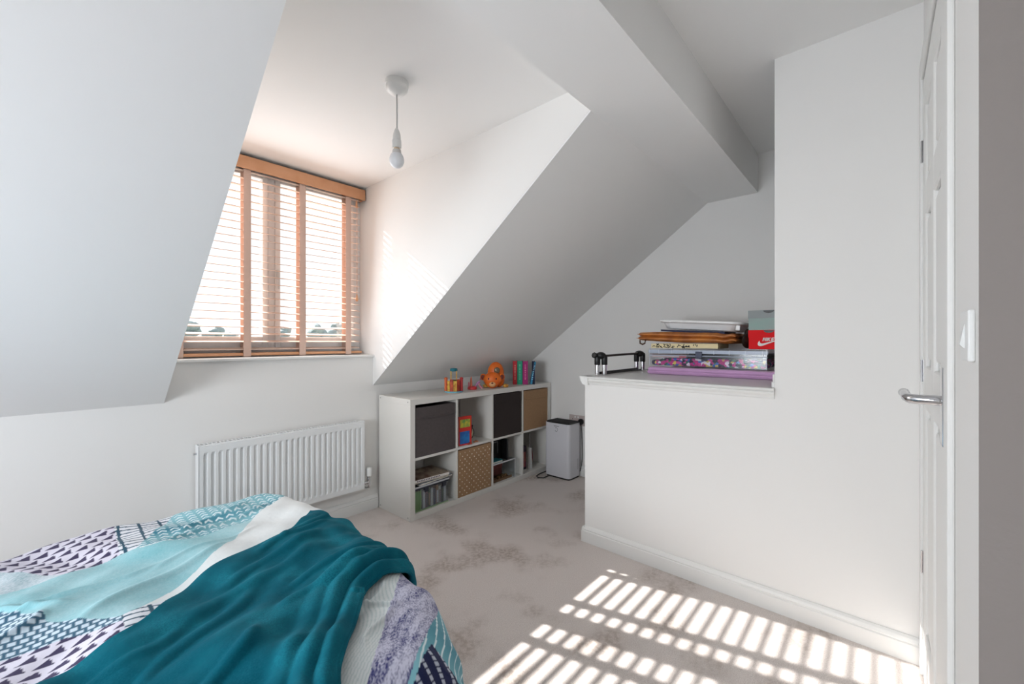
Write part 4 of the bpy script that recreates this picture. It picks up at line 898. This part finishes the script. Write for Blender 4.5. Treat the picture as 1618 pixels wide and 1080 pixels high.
# teal blanket
def curve(pts, n):
    pts = np.array(pts, float); d = np.r_[0, np.cumsum(np.hypot(*np.diff(pts, axis=0).T))]; t_ = np.linspace(0, d[-1], n)
    c_ = np.stack([np.interp(t_, d, pts[:, 0]), np.interp(t_, d, pts[:, 1])], -1)
    for _ in range(n // 12):
        c_[1:-1] = (c_[:-2] + 2 * c_[1:-1] + c_[2:]) / 4
    return c_
NT, NS = 300, 260
Lc = curve([(.67, 1.615), (.60, 1.53), (.525, 1.465), (.385, 1.415), (.28, 1.37), (.15, 1.215), (.02, 1.16), (-.2, 1.02), (-.42, .75), (-.5, .45)], NT)
Rc = curve([(.98, 1.16), (.86, 1.10), (.73, 1.06), (.605, 1.02), (.55, 1.0), (.485, .91), (.405, .81), (.36, .755), (.30, .62), (.26, .42)], NT)
Tc = curve([(.67, 1.615), (.715, 1.52), (.80, 1.44), (.92, 1.36), (.98, 1.16)], NS)
Bc = curve([(-.5, .45), (.26, .42)], NS)
s = np.linspace(0, 1, NS)[None, :, None]; t_ = np.linspace(0, 1, NT)[:, None, None]
Pq = (1 - s) * Lc[:, None] + s * Rc[:, None] + (1 - t_) * Tc[None] + t_ * Bc[None] - ((1 - s) * (1 - t_) * Lc[0] + s * (1 - t_) * Rc[0] + (1 - s) * t_ * Lc[-1] + s * t_ * Rc[-1])
bu, bv = Pq[..., 0], Pq[..., 1]
S2 = s[..., 0] + 0 * bu; T2 = t_[..., 0] + 0 * bu
dR = np.hypot(bu - Rc[:, None, 0], bv - Rc[:, None, 1])
g_ = lambda x, w_: np.exp(-(x / w_) ** 2)
fold = .004 * sn(26 * bu - 30 * bv + 3 * sn(6 * bv)) + .003 * sn(44 * bu + 13 * bv + 2 * sn(8 * bu)) + .0022 * sn(70 * bv - 42 * bu + 3 * sn(9 * bu + 5 * bv))
fold += (.013 * g_(dR - .022, .012) + .016 * g_(dR - .062, .015) + .010 * g_(dR - .105, .02)) * np.clip(1.25 - .2 * T2, 0, 2)
for c_ in [((.42, 1.15), (.78, 1.22), .012, .012), ((.46, 1.08), (.80, 1.13), .013, .014), ((.36, 1.05), (.60, 1.10), .016, .012), ((.2, 1.15), (.55, 1.32), .018, .010), ((.30, 1.25), (.62, 1.42), .014, .009), ((.42, 1.38), (.68, 1.5), .010, .008),
           ((.1, 1.0), (.35, 1.2), .014, .008), ((.15, .85), (.30, 1.0), .012, .010), ((.30, .84), (.40, .93), .012, .004), ((0, 1.05), (.2, 1.15), .012, .007), ((.50, 1.42), (.70, 1.56), .008, .006)]:
    fold += ridge(bu, bv, *c_)
X_, Y_, Z_ = duvet_pt(bu, bv, .012)
dz_ = sum(ridge(bu, bv, *c_) for c_ in CR)
nx_ = np.clip((bu - .62) / .15, 0, 1)
X_ = X_ + fold * nx_; Z_ = Z_ + .006 + fold * (1 - .7 * nx_) + dz_
def velvet():
    m = bpy.data.materials.new('teal_velvet_fleece'); m.use_nodes = True; nt = m.node_tree; N = nt.nodes; L = nt.links; b_ = N['Principled BSDF']
    tc = N.new('ShaderNodeTexCoord'); v_ = tc.outputs['Object']
    f_ = noisemix(nt, v_, 7, 5, .42, .68); g2 = noisemix(nt, v_, 300, 2, .3, .8)
    c_ = mixc(nt, f_, lin((0, 84, 100)), lin((26, 118, 134))); c_ = mixc(nt, g2, c_, lin((14, 92, 110)))
    L.new(c_, b_.inputs['Base Color']); b_.inputs['Roughness'].default_value = .8; b_.inputs['Sheen Weight'].default_value = .06; b_.inputs['Sheen Roughness'].default_value = .35
    b_.inputs['Sheen Tint'].default_value = (*lin((120, 190, 205)), 1); b_.inputs['Specular IOR Level'].default_value = .08
    n = N.new('ShaderNodeTexNoise'); n.inputs['Scale'].default_value = 18; n.inputs['Detail'].default_value = 6; L.new(v_, n.inputs['Vector'])
    bp = N.new('ShaderNodeBump'); bp.inputs['Strength'].default_value = .35; bp.inputs['Distance'].default_value = .012; L.new(n.outputs['Fac'], bp.inputs['Height']); L.new(bp.outputs[0], b_.inputs['Normal']); return m
VEL = velvet()
bk = thing('fleece_blanket', 'dark teal plush blanket spread diagonally over the patchwork duvet', 'blanket', (.3, 1.1, .5))
bo = grid_mesh('fleece', X_, Y_, Z_, VEL, bk)
sm = bo.modifiers.new('thickness', 'SOLIDIFY'); sm.thickness = .008; sm.offset = -1
# hem piping along the right edge
hem = [(X_[i, -1], Y_[i, -1], Z_[i, -1]) for i in range(0, NT, 3)]
part(bk, 'hem', VEL, lambda m_: m_.tube(hem, .007, 8), True)

# ------------------------------------------------------------------ outside
mb = MB(); mb.box(-150, 150, 12, 260, -6.2, -6.0); mb.build('ground', mat('far_field', (130, 138, 124), .9, var=.2, vscale=.05), kind='structure')
LEAF = mat('hazed_leaves', (150, 162, 160), .9, rgb2=(130, 144, 146), vscale=.6); TRK = mat('far_trunk', (126, 120, 114), .9)  # leaf colour paled to paint in the distance haze
F_ = Vector((math.cos(R(YAW)), math.sin(R(YAW)), 0)); R_ = Vector((math.sin(R(YAW)), -math.cos(R(YAW)), 0))
k = 0
for (px_, top, dep, wd, lab) in ((300, 508, 62, 3.6, 'round pale tree left of the lowest blind tape outside the window'), (338, 516, 66, 3.8, 'broad pale tree left of the second blind tape outside'), (368, 522, 72, 3.0, 'small tree just left of the second blind tape outside'),
                        (446, 517, 68, 3.4, 'tree seen between the mullion and the third blind tape'), (500, 512, 62, 4.0, 'taller tree right of the third blind tape outside'), (528, 508, 66, 4.6, 'broad tree in the middle of the right window pane'), (548, 520, 76, 3.4, 'low tree near the right blind tape outside')):
    p = F_ * dep + R_ * ((px_ - 809) / 657 * dep); zt = 1.14 + (539 - top) / 657 * dep
    tree = thing('tree', lab, 'tree', (p.x, p.y, -6.0), 'far trees outside the window'); random.seed(k); k += 1
    part(tree, 'trunk', TRK, lambda m_: m_.tube([(p.x, p.y, -6.0), (p.x + .1, p.y, -2), (p.x, p.y, zt - 2)], .3, 8, [.35, .28, .12]))
    def crown(m_):
        for q in range(26):
            a_ = random.uniform(0, 6.28); rr = random.uniform(0, .8) * wd / 2; zz = random.uniform(-4.2, zt - .5); kk = max(.25, 1 - ((zz + 1.2) / (zt + 2.4)) ** 2)
            vs_ = m_.sphere((p.x + rr * kk * math.cos(a_), p.y + rr * kk * math.sin(a_), zz), wd * .24, wd * .24, wd * .2, 10, 7)
            for v_ in vs_: v_.co += Vector(mnoise.noise_vector(v_.co * 1.7)) * .28
    part(tree, 'crown', LEAF, crown, True)
w3 = bpy.data.objects.new('added_window', None); COL.objects.link(w3); w3.location = (XW - .08, .95, .70); w3['kind'] = 'structure'  # unseen west window, added to go with the fill light
part(w3, 'window_frame', UPVC, lambda m_: [m_.box(XW - .11, XW - .05, *q) for q in ((.3, .35, .7, 1.55), (1.55, 1.6, .7, 1.55), (.35, 1.55, .7, .75), (.35, 1.55, 1.5, 1.55), (.925, .975, .75, 1.5))])
part(w3, 'pane', GLASS, lambda m_: m_.box(XW - .082, XW - .078, .35, 1.55, .75, 1.5))
